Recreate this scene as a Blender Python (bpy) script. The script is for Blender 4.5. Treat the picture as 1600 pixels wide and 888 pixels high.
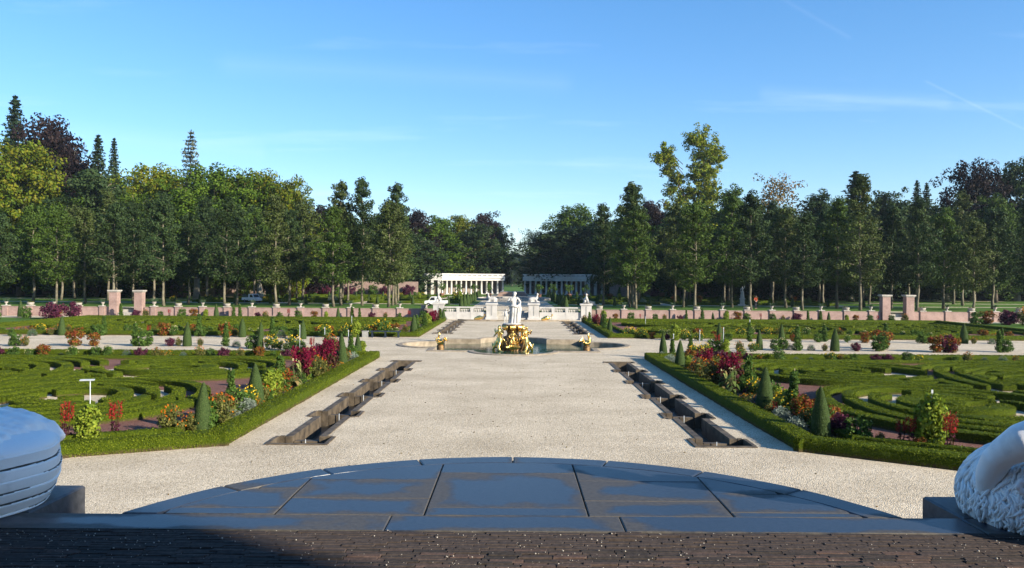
import bpy, math, random
import numpy as np
from mathutils import Vector, Matrix
random.seed(7)
rng = np.random.default_rng(7)
for o in list(bpy.data.objects):
    bpy.data.objects.remove(o)
scene = bpy.context.scene
COL = scene.collection
R = math.radians
# ------------------------------------------------------------ camera
H, F = 4.4, 1250.0            # eye height over the lower gravel, focal length in photo pixels
ROLL = 0.36
cam = bpy.data.cameras.new('camera')
cam.sensor_width = 36.0
cam.lens = 36.0 * F / 1600.0
cam.shift_x, cam.shift_y = -3 / 1600.0, -7 / 1600.0
cam.clip_start, cam.clip_end = 0.05, 6000
camo = bpy.data.objects.new('camera', cam)
COL.objects.link(camo)
camo.matrix_world = Matrix.Translation((0, 0, H)) @ Matrix.Rotation(R(90), 4, 'X') @ Matrix.Rotation(R(ROLL), 4, 'Z')
scene.camera = camo
# ------------------------------------------------------------ sky and sun
SUN_EL = R(21)
SUN_AZ = math.atan2(1.0, -0.66)          # from +Y clockwise
S = Vector((math.sin(SUN_AZ) * math.cos(SUN_EL), math.cos(SUN_AZ) * math.cos(SUN_EL), math.sin(SUN_EL)))
sun = bpy.data.lights.new('sun', 'SUN')
sun.energy, sun.angle, sun.color = 5.0, R(0.53), (1.0, 0.90, 0.74)
suno = bpy.data.objects.new('sun', sun)
COL.objects.link(suno)
suno.rotation_euler = (-S).to_track_quat('-Z', 'Y').to_euler()
suno.location = S * 200
world = bpy.data.worlds.new('World')
scene.world = world
world.use_nodes = True
wt = world.node_tree
wt.nodes.clear()


def wn(t, **k):
    n = wt.nodes.new(t)
    for a, b in k.items():
        setattr(n, a, b)
    return n


def wmath(op, a, b=None, c=None, clamp=False):
    n = wn('ShaderNodeMath', operation=op, use_clamp=clamp)
    for i, v in enumerate((a, b, c)):
        if v is None:
            continue
        if isinstance(v, (int, float)):
            n.inputs[i].default_value = v
        else:
            wt.links.new(v, n.inputs[i])
    return n.outputs[0]


sky = wn('ShaderNodeTexSky', sky_type='NISHITA')
sky.sun_disc = False
sky.sun_elevation, sky.sun_rotation = SUN_EL, SUN_AZ
sky.altitude, sky.air_density, sky.dust_density, sky.ozone_density = 0, 1.0, 0.2, 3.0
tc = wn('ShaderNodeTexCoord')
sep = wn('ShaderNodeSeparateXYZ')
wt.links.new(tc.outputs['Generated'], sep.inputs[0])
zc = wmath('ADD', wmath('MAXIMUM', sep.outputs[2], 0.0), 0.08)
comb = wn('ShaderNodeCombineXYZ')
wt.links.new(wmath('DIVIDE', sep.outputs[0], zc), comb.inputs[0])
wt.links.new(wmath('MULTIPLY', wmath('DIVIDE', sep.outputs[1], zc), 3.2), comb.inputs[1])
nz = wn('ShaderNodeTexNoise')
nz.inputs['Scale'].default_value = 0.55
nz.inputs['Detail'].default_value = 6
nz.inputs['Roughness'].default_value = 0.62
wt.links.new(comb.outputs[0], nz.inputs['Vector'])
cirrus = wmath('MULTIPLY', wmath('MULTIPLY', wmath('SUBTRACT', nz.outputs[0], 0.56), 3.0, clamp=True), 0.16)


def pixdir(px, py):
    v = Vector(((px - 803) / F, 1.0, -(py - 437 - 0.0063 * (px - 803)) / F))
    return v.normalized()


def contrail(a, b, w, amp):
    A, B = pixdir(*a), pixdir(*b)
    nrm = A.cross(B).normalized()
    mid = (A + B).normalized()
    half = math.cos(A.angle(B) / 2)
    d1 = wn('ShaderNodeVectorMath', operation='DOT_PRODUCT')
    wt.links.new(tc.outputs['Generated'], d1.inputs[0])
    d1.inputs[1].default_value = nrm
    d2 = wn('ShaderNodeVectorMath', operation='DOT_PRODUCT')
    wt.links.new(tc.outputs['Generated'], d2.inputs[0])
    d2.inputs[1].default_value = mid
    across = wmath('SUBTRACT', 1.0, wmath('DIVIDE', wmath('ABSOLUTE', d1.outputs['Value']), w), clamp=True)
    along = wmath('MULTIPLY', wmath('SUBTRACT', d2.outputs['Value'], half), 6.0 / (1 - half), clamp=True)
    return wmath('MULTIPLY', wmath('MULTIPLY', wmath('POWER', across, 1.4), along), wmath('MULTIPLY', nz.outputs[0], amp))


for args in [((1440, 125), (1640, 222), 0.0024, 0.085), ((1205, -10), (1330, 62), 0.004, 0.045),
             ((1180, 146), (1490, 162), 0.014, 0.075), ((330, 100), (900, 132), 0.02, 0.06),
             ((60, 205), (420, 240), 0.02, 0.07)]:
    cirrus = wmath('ADD', cirrus, contrail(*args))
mix = wn('ShaderNodeMix', data_type='RGBA')
wt.links.new(wmath('MINIMUM', cirrus, 0.5), mix.inputs['Factor'])
hsv = wn('ShaderNodeHueSaturation')
hsv.inputs['Saturation'].default_value = 1.31
gam = wn('ShaderNodeGamma')
gam.inputs['Gamma'].default_value = 0.80
tint = wn('ShaderNodeMix', data_type='RGBA', blend_type='MULTIPLY')
tint.inputs['Factor'].default_value = 1.0
tint.inputs['B'].default_value = (0.95, 0.975, 1.06, 1)
wt.links.new(sky.outputs[0], gam.inputs['Color'])
wt.links.new(gam.outputs[0], tint.inputs['A'])
wt.links.new(tint.outputs['Result'], hsv.inputs['Color'])
wt.links.new(hsv.outputs[0], mix.inputs['A'])
mix.inputs['B'].default_value = (6.0, 6.4, 6.8, 1)
bg = wn('ShaderNodeBackground')
bg.inputs['Strength'].default_value = 0.128
wt.links.new(mix.outputs['Result'], bg.inputs['Color'])
wo = wn('ShaderNodeOutputWorld')
wt.links.new(bg.outputs[0], wo.inputs['Surface'])
scene.view_settings.view_transform = 'Standard'
scene.view_settings.look = 'None'
scene.view_settings.gamma = 1.0
scene.view_settings.exposure = 1.22


# ------------------------------------------------------------ helpers: tags, meshes
KIDS = {}


def tag(o, label=None, cat=None, group=None, kind=None):
    if label:
        o['label'] = label
    if cat:
        o['category'] = cat
    if group:
        o['group'] = group
    if kind:
        o['kind'] = kind
    return o


def put(o, parent=None):
    COL.objects.link(o)
    if parent is not None:
        o.parent = parent
        KIDS.setdefault(parent.name, []).append(o)
    return o


def thing(name, label, cat, loc=(0, 0, 0), rz=0, group=None, sc=1.0):
    o = bpy.data.objects.new(name, None)
    o.empty_display_size = 0.2
    put(o)
    o.location, o.rotation_euler, o.scale = loc, (0, 0, rz), (sc, sc, sc)
    return tag(o, label, cat, group)


def copy_tree(src, parent=None):
    c = src.copy()
    put(c, parent)
    for k in KIDS.get(src.name, []):
        copy_tree(k, c)
    return c


class MB:
    """collects faces, then links them as ONE mesh object"""

    def __init__(s):
        s.V, s.B, s.n = [], [], 0

    def add(s, V, Fc, mi=0, smooth=False):
        V = np.asarray(V, dtype=np.float64).reshape(-1, 3)
        Fc = np.asarray(Fc, dtype=np.int64)
        s.V.append(V)
        s.B.append((Fc + s.n, mi, smooth))
        s.n += len(V)

    def box(s, c, d, rz=0, mi=0, taper=0.0, rx=0):
        x, y, z = d[0] / 2, d[1] / 2, d[2] / 2
        t = 1 - taper
        v = np.array([(-x, -y, -z), (x, -y, -z), (x, y, -z), (-x, y, -z), (-x * t, -y * t, z), (x * t, -y * t, z), (x * t, y * t, z), (-x * t, y * t, z)])
        if rx:
            ca, sa = math.cos(rx), math.sin(rx)
            v = v @ np.array([[1, 0, 0], [0, ca, sa], [0, -sa, ca]])
        if rz:
            ca, sa = math.cos(rz), math.sin(rz)
            v = v @ np.array([[ca, sa, 0], [-sa, ca, 0], [0, 0, 1]])
        s.add(v + np.array(c), [(3, 2, 1, 0), (4, 5, 6, 7), (0, 1, 5, 4), (1, 2, 6, 5), (2, 3, 7, 6), (3, 0, 4, 7)], mi)

    def bb(s, x0, x1, y0, y1, z0, z1, mi=0):
        s.box(((x0 + x1) / 2, (y0 + y1) / 2, (z0 + z1) / 2), (x1 - x0, y1 - y0, z1 - z0), 0, mi)

    def bbox(s, c, d, bev=0.01, rz=0, mi=0):
        """box with chamfered top"""
        x, y, z = d[0] / 2, d[1] / 2, d[2] / 2
        s.prism([(c[0] + a * math.cos(rz) - b * math.sin(rz), c[1] + a * math.sin(rz) + b * math.cos(rz)) for a, b in ((-x, -y), (x, -y), (x, y), (-x, y))], c[2] - z, c[2] + z, bev, mi)

    def prism(s, poly, z0, z1, bev=0.0, mi=0):
        p = np.asarray(poly, float)
        n = len(p)
        c = p.mean(0)
        i = np.arange(n)
        j = (i + 1) % n
        r0 = np.c_[p, np.full(n, z0)]
        if bev > 0:
            dv = p - c
            q = p - dv / np.maximum(np.linalg.norm(dv, axis=1, keepdims=True), 1e-6) * bev * 1.4
            V = np.r_[r0, np.c_[p, np.full(n, z1 - bev)], np.c_[q, np.full(n, z1)]]
            s.add(V, np.c_[i, j, j + n, i + n], mi)
            s.B.append((np.c_[i, j, j + n, i + n] + n + s.n - len(V), mi, False))
            s.B.append(((i + 2 * n)[None, :] + s.n - len(V), mi, False))
        else:
            V = np.r_[r0, np.c_[p, np.full(n, z1)]]
            s.add(V, np.c_[i, j, j + n, i + n], mi)
            s.B.append(((i + n)[None, :] + s.n - len(V), mi, False))

    def tube(s, pts, rad, n=7, mi=0, cap=True):
        pts = np.asarray(pts, float)
        rad = np.broadcast_to(np.asarray(rad, float), (len(pts),))
        T = np.gradient(pts, axis=0)
        T /= np.maximum(np.linalg.norm(T, axis=1, keepdims=True), 1e-9)
        u = np.array([1.0, 0, 0]) if abs(T[0, 0]) < 0.8 else np.array([0, 1.0, 0])
        a = np.arange(n) * 2 * math.pi / n
        V = []
        for p, t, r in zip(pts, T, rad):
            u = u - t * (u @ t)
            u /= np.linalg.norm(u)
            w = np.cross(t, u)
            V.append(p + r * (np.cos(a)[:, None] * u + np.sin(a)[:, None] * w))
        V = np.concatenate(V)
        m = len(pts)
        i = np.arange(n)
        Q = np.concatenate([np.c_[k * n + i, k * n + (i + 1) % n, (k + 1) * n + (i + 1) % n, (k + 1) * n + i] for k in range(m - 1)])
        s.add(V, Q, mi, True)
        if cap:
            s.B.append(((i + (m - 1) * n)[None, :] + s.n - len(V), mi, False))
            s.B.append((i[::-1][None, :] + s.n - len(V), mi, False))

    def lathe(s, prof, c=(0, 0, 0), n=16, mi=0, smooth=True, sq=None):
        prof = np.asarray(prof, float)
        a = np.arange(n) * 2 * math.pi / n
        V = np.concatenate([np.c_[r * np.cos(a), r * np.sin(a), np.full(n, z)] for r, z in prof]) + np.array(c)
        i = np.arange(n)
        Q = np.concatenate([np.c_[k * n + i, k * n + (i + 1) % n, (k + 1) * n + (i + 1) % n, (k + 1) * n + i] for k in range(len(prof) - 1)])
        s.add(V, Q, mi, smooth)

    def ball(s, c, r, n=12, m=8, mi=0, rot=None):
        th = np.linspace(0.02, math.pi - 0.02, m)
        a = np.arange(n) * 2 * math.pi / n
        V = np.concatenate([np.c_[math.sin(t) * np.cos(a), math.sin(t) * np.sin(a), np.full(n, -math.cos(t))] for t in th]) * np.broadcast_to(np.asarray(r, float), (3,))
        if rot is not None:
            V = V @ np.array(rot.to_3x3()).T
        i = np.arange(n)
        Q = np.concatenate([np.c_[k * n + i, k * n + (i + 1) % n, (k + 1) * n + (i + 1) % n, (k + 1) * n + i] for k in range(m - 1)])
        s.add(V + np.array(c), Q, mi, True)

    def cards(s, P, N=None, size=0.1, asp=0.6, mi=0, g=None):
        g = g or rng
        n = len(P)
        if n == 0:
            return
        P = np.asarray(P, float)
        if N is None:
            N = g.normal(size=(n, 3))
        N = N / np.maximum(np.linalg.norm(N, axis=1, keepdims=True), 1e-9)
        t = np.cross(N, g.normal(size=(n, 3)))
        t /= np.maximum(np.linalg.norm(t, axis=1, keepdims=True), 1e-9)
        b = np.cross(N, t)
        sz = np.broadcast_to(np.asarray(size, float), (n,))[:, None]
        V = np.stack([P + t * sz * .5, P + b * sz * asp * .5, P - t * sz * .5, P - b * sz * asp * .5], 1).reshape(-1, 3)
        s.add(V, np.arange(4 * n).reshape(n, 4), mi)

    def mesh(s, name, mats):
        me = bpy.data.meshes.new(name)
        V = np.concatenate(s.V)
        me.vertices.add(len(V))
        me.vertices.foreach_set('co', V.astype(np.float32).ravel())
        L = np.concatenate([b[0].ravel() for b in s.B])
        T = np.concatenate([np.full(len(b[0]), b[0].shape[1]) for b in s.B])
        me.loops.add(len(L))
        me.loops.foreach_set('vertex_index', L.astype(np.int32))
        me.polygons.add(len(T))
        me.polygons.foreach_set('loop_start', np.r_[0, np.cumsum(T)[:-1]].astype(np.int32))
        me.polygons.foreach_set('material_index', np.concatenate([np.full(len(b[0]), b[1]) for b in s.B]).astype(np.int32))
        me.polygons.foreach_set('use_smooth', np.concatenate([np.full(len(b[0]), b[2]) for b in s.B]))
        me.update(calc_edges=True)
        me.validate()
        for m in (mats if isinstance(mats, (list, tuple)) else [mats]):
            me.materials.append(m)
        return me

    def build(s, name, mats, parent=None, loc=(0, 0, 0), rz=0):
        o = bpy.data.objects.new(name, s.mesh(name, mats))
        put(o, parent)
        o.location, o.rotation_euler = loc, (0, 0, rz)
        return o


def share(src, name, parent=None, loc=(0, 0, 0), rz=0, sc=None):
    o = bpy.data.objects.new(name, src.data)
    put(o, parent)
    o.location, o.rotation_euler = loc, (0, 0, rz)
    if sc is not None:
        o.scale = sc
    return o


# ------------------------------------------------------------ materials
def newmat(name):
    m = bpy.data.materials.new(name)
    m.use_nodes = True
    nt = m.node_tree
    return m, nt, nt.nodes['Principled BSDF'], nt.nodes['Material Output']


def setc(sock, c):
    sock.default_value = (c[0], c[1], c[2], 1)


def ramp(nt, fac, stops):
    r = nt.nodes.new('ShaderNodeValToRGB')
    e = r.color_ramp.elements
    while len(e) < len(stops):
        e.new(0.5)
    for el, (p, c) in zip(e, stops):
        el.position = p
        el.color = (c[0], c[1], c[2], 1)
    nt.links.new(fac, r.inputs[0])
    return r.outputs[0]


def noise(nt, scale, detail=4, rough=0.55, stretch=None):
    g = nt.nodes.new('ShaderNodeNewGeometry')
    n = nt.nodes.new('ShaderNodeTexNoise')
    n.inputs['Scale'].default_value = scale
    n.inputs['Detail'].default_value = detail
    n.inputs['Roughness'].default_value = rough
    if stretch:
        mp = nt.nodes.new('ShaderNodeMapping')
        mp.inputs['Scale'].default_value = stretch
        nt.links.new(g.outputs['Position'], mp.inputs[0])
        nt.links.new(mp.outputs[0], n.inputs['Vector'])
    else:
        nt.links.new(g.outputs['Position'], n.inputs['Vector'])
    return n.outputs[0]


def mixc(nt, a, b, f, mode='MIX'):
    m = nt.nodes.new('ShaderNodeMix')
    m.data_type = 'RGBA'
    m.blend_type = mode
    for sock, v in (('A', a), ('B', b)):
        if isinstance(v, (tuple, list)):
            setc(m.inputs[sock], v)
        else:
            nt.links.new(v, m.inputs[sock])
    if isinstance(f, (int, float)):
        m.inputs['Factor'].default_value = f
    else:
        nt.links.new(f, m.inputs['Factor'])
    return m.outputs['Result']


def bump(nt, p, h, strength=0.5, dist=0.02):
    b = nt.nodes.new('ShaderNodeBump')
    b.inputs['Strength'].default_value = strength
    b.inputs['Distance'].default_value = dist
    nt.links.new(h, b.inputs['Height'])
    nt.links.new(b.outputs[0], p.inputs['Normal'])


def M(name, c1, c2=None, scale=3.0, rough=0.7, metal=0.0, spec=0.4, bs=None, bd=0.01, bst=0.5, c3=None, lo=0.35, hi=0.65, stretch=None, detail=5):
    m, nt, p, out = newmat(name)
    p.inputs['Roughness'].default_value = rough
    p.inputs['Metallic'].default_value = metal
    p.inputs['Specular IOR Level'].default_value = spec
    if c2 is None:
        setc(p.inputs['Base Color'], c1)
    else:
        st = [(lo, c1), (hi, c2)] if c3 is None else [(lo, c1), ((lo + hi) / 2, c3), (hi, c2)]
        nt.links.new(ramp(nt, noise(nt, scale, detail, stretch=stretch), st), p.inputs['Base Color'])
    if bs:
        bump(nt, p, noise(nt, bs, 4), bst, bd)
    return m


def MLEAF(name, cols, transl=0.22, big=0.25, rough=0.55, amp=0.5, spec=0.07):
    """leaf: colour differs leaf by leaf, plus broad patches"""
    m, nt, p, out = newmat(name)
    g = nt.nodes.new('ShaderNodeNewGeometry')
    n = len(cols)
    col = ramp(nt, g.outputs['Random Per Island'], [((i + .5) / n, c) for i, c in enumerate(cols)])
    nz_ = noise(nt, big, 3)
    mr = nt.nodes.new('ShaderNodeMapRange')
    mr.inputs['From Min'].default_value, mr.inputs['From Max'].default_value = 0.3, 0.7
    mr.inputs['To Min'].default_value, mr.inputs['To Max'].default_value = 1 - amp, 1 + amp
    nt.links.new(nz_, mr.inputs['Value'])
    hs = nt.nodes.new('ShaderNodeHueSaturation')
    nt.links.new(col, hs.inputs['Color'])
    nt.links.new(mr.outputs[0], hs.inputs['Value'])
    nt.links.new(hs.outputs[0], p.inputs['Base Color'])
    p.inputs['Roughness'].default_value = rough
    p.inputs['Specular IOR Level'].default_value = spec
    tr = nt.nodes.new('ShaderNodeBsdfTranslucent')
    nt.links.new(hs.outputs[0], tr.inputs['Color'])
    ms = nt.nodes.new('ShaderNodeMixShader')
    ms.inputs[0].default_value = transl
    nt.links.new(p.outputs[0], ms.inputs[1])
    nt.links.new(tr.outputs[0], ms.inputs[2])
    nt.links.new(ms.outputs[0], out.inputs['Surface'])
    return m


def gravel_mat(name, cols, coarse=0.4):
    m, nt, p, out = newmat(name)
    g = nt.nodes.new('ShaderNodeNewGeometry')
    v = nt.nodes.new('ShaderNodeTexVoronoi')
    v.inputs['Scale'].default_value = 42
    nt.links.new(g.outputs['Position'], v.inputs['Vector'])
    sp = nt.nodes.new('ShaderNodeSeparateColor')
    nt.links.new(v.outputs['Color'], sp.inputs[0])
    pebble = ramp(nt, sp.outputs[0], [(0.0, cols[0]), (0.35, cols[1]), (0.75, cols[2]), (1.0, cols[3])])
    broad = ramp(nt, noise(nt, coarse, 6, 0.6), [(0.3, (0.80, 0.78, 0.74)), (0.7, (1.08, 1.07, 1.05))])
    streak = ramp(nt, noise(nt, 0.55, 4, 0.55, (0.22, 1.0, 1.0)), [(0.34, (0.90, 0.89, 0.875)), (0.56, (1.02, 1.02, 1.01))])
    nt.links.new(mixc(nt, mixc(nt, pebble, broad, 1.0, 'MULTIPLY'), streak, 1.0, 'MULTIPLY'), p.inputs['Base Color'])
    p.inputs['Roughness'].default_value = 0.9
    p.inputs['Specular IOR Level'].default_value = 0.15
    mm = nt.nodes.new('ShaderNodeMath')
    mm.operation = 'ADD'
    n2 = nt.nodes.new('ShaderNodeMath')
    n2.operation = 'MULTIPLY'
    n2.inputs[1].default_value = -0.7
    nt.links.new(v.outputs['Distance'], n2.inputs[0])
    nt.links.new(n2.outputs[0], mm.inputs[0])
    nt.links.new(noise(nt, 5.5, 4, 0.6), mm.inputs[1])
    bump(nt, p, mm.outputs[0], 0.6, 0.04)
    return m


def brick_mat(name, c1, c2, mortar, scale=1.0):
    m, nt, p, out = newmat(name)
    tcn = nt.nodes.new('ShaderNodeNewGeometry')
    sp = nt.nodes.new('ShaderNodeSeparateXYZ')
    nt.links.new(tcn.outputs['Position'], sp.inputs[0])
    ad = nt.nodes.new('ShaderNodeMath')
    nt.links.new(sp.outputs[0], ad.inputs[0])
    nt.links.new(sp.outputs[1], ad.inputs[1])
    cb = nt.nodes.new('ShaderNodeCombineXYZ')
    nt.links.new(ad.outputs[0], cb.inputs[0])
    nt.links.new(sp.outputs[2], cb.inputs[1])
    b = nt.nodes.new('ShaderNodeTexBrick')
    b.inputs['Scale'].default_value = scale
    b.inputs['Brick Width'].default_value = 0.22
    b.inputs['Row Height'].default_value = 0.065
    b.inputs['Mortar Size'].default_value = 0.008
    setc(b.inputs['Color1'], c1)
    setc(b.inputs['Color2'], c2)
    setc(b.inputs['Mortar'], mortar)
    nt.links.new(cb.outputs[0], b.inputs['Vector'])
    st = ramp(nt, noise(nt, 1.3, 6, 0.65), [(0.3, (0.72, 0.70, 0.68)), (0.65, (1.1, 1.1, 1.1))])
    nt.links.new(mixc(nt, b.outputs[0], st, 1.0, 'MULTIPLY'), p.inputs['Base Color'])
    p.inputs['Roughness'].default_value = 0.85
    bump(nt, p, b.outputs['Fac'], -0.3, 0.01)
    return m


def slab_mat():
    """blue-grey paving, still damp in the middle of the slabs"""
    m, nt, p, out = newmat('damp_bluestone')
    n1 = noise(nt, 1.1, 5, 0.6)
    n2 = noise(nt, 30, 4, 0.6)
    dry = ramp(nt, n2, [(0.3, (0.045, 0.041, 0.037)), (0.7, (0.082, 0.075, 0.066))])
    wet = ramp(nt, n2, [(0.3, (0.018, 0.024, 0.038)), (0.7, (0.032, 0.040, 0.058))])
    g = nt.nodes.new('ShaderNodeNewGeometry')
    oi = nt.nodes.new('ShaderNodeObjectInfo')
    tcn = nt.nodes.new('ShaderNodeTexCoord')
    # distance from the slab's rim, from its own box coordinates
    sp = nt.nodes.new('ShaderNodeSeparateXYZ')
    nt.links.new(tcn.outputs['Generated'], sp.inputs[0])

    def mth(op, a, b, clamp=False):
        n = nt.nodes.new('ShaderNodeMath')
        n.operation = op
        n.use_clamp = clamp
        for i, v in enumerate((a, b)):
            if isinstance(v, (int, float)):
                n.inputs[i].default_value = v
            else:
                nt.links.new(v, n.inputs[i])
        return n.outputs[0]
    ex = mth('SUBTRACT', 0.5, mth('ABSOLUTE', mth('SUBTRACT', sp.outputs[0], 0.5), 0))
    ey = mth('SUBTRACT', 0.5, mth('ABSOLUTE', mth('SUBTRACT', sp.outputs[1], 0.5), 0))
    rim = mth('MINIMUM', mth('MULTIPLY', ex, 1.6), ey)
    f = mth('ADD', mth('MULTIPLY', rim, 1.5), mth('MULTIPLY', mth('SUBTRACT', n1, 0.5), 2.2))
    f = mth('ADD', f, mth('MULTIPLY', mth('SUBTRACT', oi.outputs['Random'], 0.5), 0.35))
    wetf = mth('MULTIPLY', mth('SUBTRACT', f, 0.02), 4.5, True)
    nt.links.new(mixc(nt, dry, wet, wetf), p.inputs['Base Color'])
    rr = nt.nodes.new('ShaderNodeMapRange')
    rr.inputs['To Min'].default_value, rr.inputs['To Max'].default_value = 0.60, 0.34
    nt.links.new(wetf, rr.inputs['Value'])
    nt.links.new(rr.outputs[0], p.inputs['Roughness'])
    p.inputs['Specular IOR Level'].default_value = 0.40
    bump(nt, p, noise(nt, 60, 5, 0.6), 0.25, 0.004)
    return m


def objvar(m_name, c1, c2, c3, rough=0.75, bs=40, spec=0.35):
    """colour from the object's own random number: bricks of different firing"""
    m, nt, p, out = newmat(m_name)
    oi = nt.nodes.new('ShaderNodeObjectInfo')
    col = ramp(nt, oi.outputs['Random'], [(0.1, c1), (0.5, c2), (0.9, c3)])
    nz_ = ramp(nt, noise(nt, 25, 5, 0.65), [(0.3, (0.6, 0.6, 0.6)), (0.7, (1.25, 1.22, 1.2))])
    nt.links.new(mixc(nt, col, nz_, 1.0, 'MULTIPLY'), p.inputs['Base Color'])
    p.inputs['Roughness'].default_value = rough
    p.inputs['Specular IOR Level'].default_value = spec
    bump(nt, p, noise(nt, bs, 5, 0.65), 0.6, 0.008)
    return m


mt = {}
mt['gravel'] = gravel_mat('pale_gravel', [(0.29, 0.235, 0.165), (0.53, 0.45, 0.335), (0.62, 0.535, 0.41), (0.73, 0.645, 0.51)])
mt['red_grit'] = gravel_mat('red_brick_grit', [(0.10, 0.045, 0.037), (0.17, 0.080, 0.062), (0.22, 0.11, 0.088), (0.28, 0.17, 0.14)])
mt['soil'] = M('bed_soil', (0.035, 0.024, 0.016), (0.075, 0.052, 0.035), 4, 0.95, bs=20, bd=0.03)
mt['lawn'] = M('mown_lawn', (0.045, 0.095, 0.015), (0.085, 0.16, 0.025), 0.35, 0.9, bs=25, bd=0.03, spec=0.1)
mt['slab'] = slab_mat()
mt['blue_dark'] = M('dark_bluestone', (0.045, 0.047, 0.052), (0.085, 0.085, 0.09), 14, 0.55, bs=50, bd=0.003, spec=0.5)
mt['clinker'] = objvar('clinker_brick', (0.040, 0.034, 0.030), (0.058, 0.046, 0.040), (0.085, 0.058, 0.048), rough=.92, spec=.12)
mt['joint'] = M('sand_joint', (0.03, 0.027, 0.02), (0.06, 0.055, 0.04), 30, 0.95)
mt['marble'] = M('weathered_marble', (0.28, 0.27, 0.25), (0.46, 0.45, 0.43), 3.5, 0.55, bs=25, bd=0.004, lo=0.30, hi=0.5)
mt['limewash'] = M('limewashed_stone', (0.50, 0.48, 0.445), (0.60, 0.58, 0.54), 1.2, 0.7)
mt['marble_pale'] = M('pale_marble', (0.62, 0.61, 0.59), (0.88, 0.87, 0.85), 5.0, 0.5, bs=30, bd=0.003, lo=0.26, hi=0.45)  # brighter marble copy, colour raised to lift the statues standing in shade
mt['white'] = M('white_painted_stone', (0.34, 0.325, 0.305), (0.44, 0.425, 0.40), 1.5, 0.6)
mt['gold'] = M('gilding', (0.85, 0.52, 0.13), (0.95, 0.68, 0.24), 9, 0.28, metal=1.0)
mt['gilt_dark'] = M('bronzed_rock', (0.05, 0.032, 0.016), (0.22, 0.13, 0.045), 8, 0.55, metal=0.4, bs=14, bd=0.04)
mt['kerb'] = M('sandstone_kerb', (0.17, 0.138, 0.095), (0.29, 0.24, 0.175), 2.5, 0.8, bs=25, bd=0.01)
mt['trough'] = M('mossy_trough_stone', (0.034, 0.026, 0.018), (0.112, 0.086, 0.056), 3.0, 0.75, bs=18, bd=0.015)
mt['wetfloor'] = M('wet_trough_floor', (0.022, 0.020, 0.016), (0.05, 0.045, 0.035), 4, 0.35, bs=12, bd=0.02)
mt['brick'] = brick_mat('pink_brick', (0.245, 0.145, 0.122), (0.30, 0.185, 0.158), (0.33, 0.28, 0.25))
mt['brick_far'] = brick_mat('old_brick', (0.23, 0.14, 0.115), (0.29, 0.19, 0.155), (0.31, 0.26, 0.225))
mt['coping'] = M('coping_stone', (0.27, 0.25, 0.215), (0.40, 0.37, 0.325), 3, 0.75)
mt['taupe'] = M('arbour_wall', (0.16, 0.13, 0.105), (0.24, 0.20, 0.16), 1.2, 0.9)
mt['terracotta'] = M('terracotta', (0.22, 0.11, 0.075), (0.30, 0.16, 0.11), 5, 0.8)
mt['bark'] = M('grey_bark', (0.075, 0.065, 0.042), (0.17, 0.15, 0.105), 2.2, 0.9, bs=9, bd=0.04)
mt['bark_pale'] = M('beech_bark', (0.15, 0.135, 0.095), (0.27, 0.245, 0.19), 1.2, 0.85, bs=6, bd=0.04)
mt['bark_dark'] = M('dark_bark', (0.05, 0.04, 0.03), (0.10, 0.08, 0.06), 2.0, 0.9, bs=9, bd=0.05)
mt['post'] = M('pale_metal', (0.36, 0.40, 0.42), (0.45, 0.48, 0.50), 6, 0.45)
mt['bench'] = M('blue_black_paint', (0.012, 0.02, 0.035), (0.02, 0.03, 0.05), 6, 0.4)
mt['grey_box'] = M('grey_concrete', (0.20, 0.20, 0.19), (0.28, 0.28, 0.27), 4, 0.8)
mt['glass'] = M('dark_glass', (0.02, 0.025, 0.03), None, rough=0.08, spec=0.6)
mt['rubber'] = M('tyre_rubber', (0.012, 0.012, 0.012), None, rough=0.8)
mt['truck'] = M('white_truck_paint', (0.62, 0.62, 0.62), None, rough=0.25)
mt['stem'] = M('green_stem', (0.07, 0.10, 0.03), (0.12, 0.14, 0.05), 6, 0.8)
mt['cane'] = M('cane', (0.24, 0.20, 0.12), (0.32, 0.27, 0.17), 6, 0.8)
G1, G2, G3 = (0.028, 0.055, 0.012), (0.05, 0.095, 0.018), (0.085, 0.14, 0.028)
mt['box'] = MLEAF('box_leaf', [(0.050, 0.077, 0.004), (0.096, 0.130, 0.007), (0.148, 0.180, 0.014)], 0.28, 0.9, amp=0.22)
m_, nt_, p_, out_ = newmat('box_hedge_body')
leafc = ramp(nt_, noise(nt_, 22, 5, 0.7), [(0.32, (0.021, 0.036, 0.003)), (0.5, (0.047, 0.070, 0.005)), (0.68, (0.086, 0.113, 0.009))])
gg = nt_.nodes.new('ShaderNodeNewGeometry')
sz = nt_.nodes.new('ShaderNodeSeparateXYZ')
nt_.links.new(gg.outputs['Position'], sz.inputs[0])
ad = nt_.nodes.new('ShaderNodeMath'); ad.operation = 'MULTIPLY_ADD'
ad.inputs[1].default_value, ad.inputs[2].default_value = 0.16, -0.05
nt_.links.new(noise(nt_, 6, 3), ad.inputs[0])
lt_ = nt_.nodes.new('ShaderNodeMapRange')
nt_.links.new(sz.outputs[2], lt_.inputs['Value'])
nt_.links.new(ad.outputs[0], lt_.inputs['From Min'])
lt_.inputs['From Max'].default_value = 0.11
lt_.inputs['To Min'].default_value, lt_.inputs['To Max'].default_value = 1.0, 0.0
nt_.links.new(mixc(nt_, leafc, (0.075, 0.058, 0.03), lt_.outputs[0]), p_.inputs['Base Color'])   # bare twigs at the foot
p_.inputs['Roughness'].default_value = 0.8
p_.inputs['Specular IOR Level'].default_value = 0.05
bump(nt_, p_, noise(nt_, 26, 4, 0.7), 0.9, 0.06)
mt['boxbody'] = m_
mt['yew'] = MLEAF('yew_needles', [(0.030, 0.052, 0.016), (0.048, 0.078, 0.024), (0.07, 0.10, 0.034)], 0.08, 1.5, amp=0.2)
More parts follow.
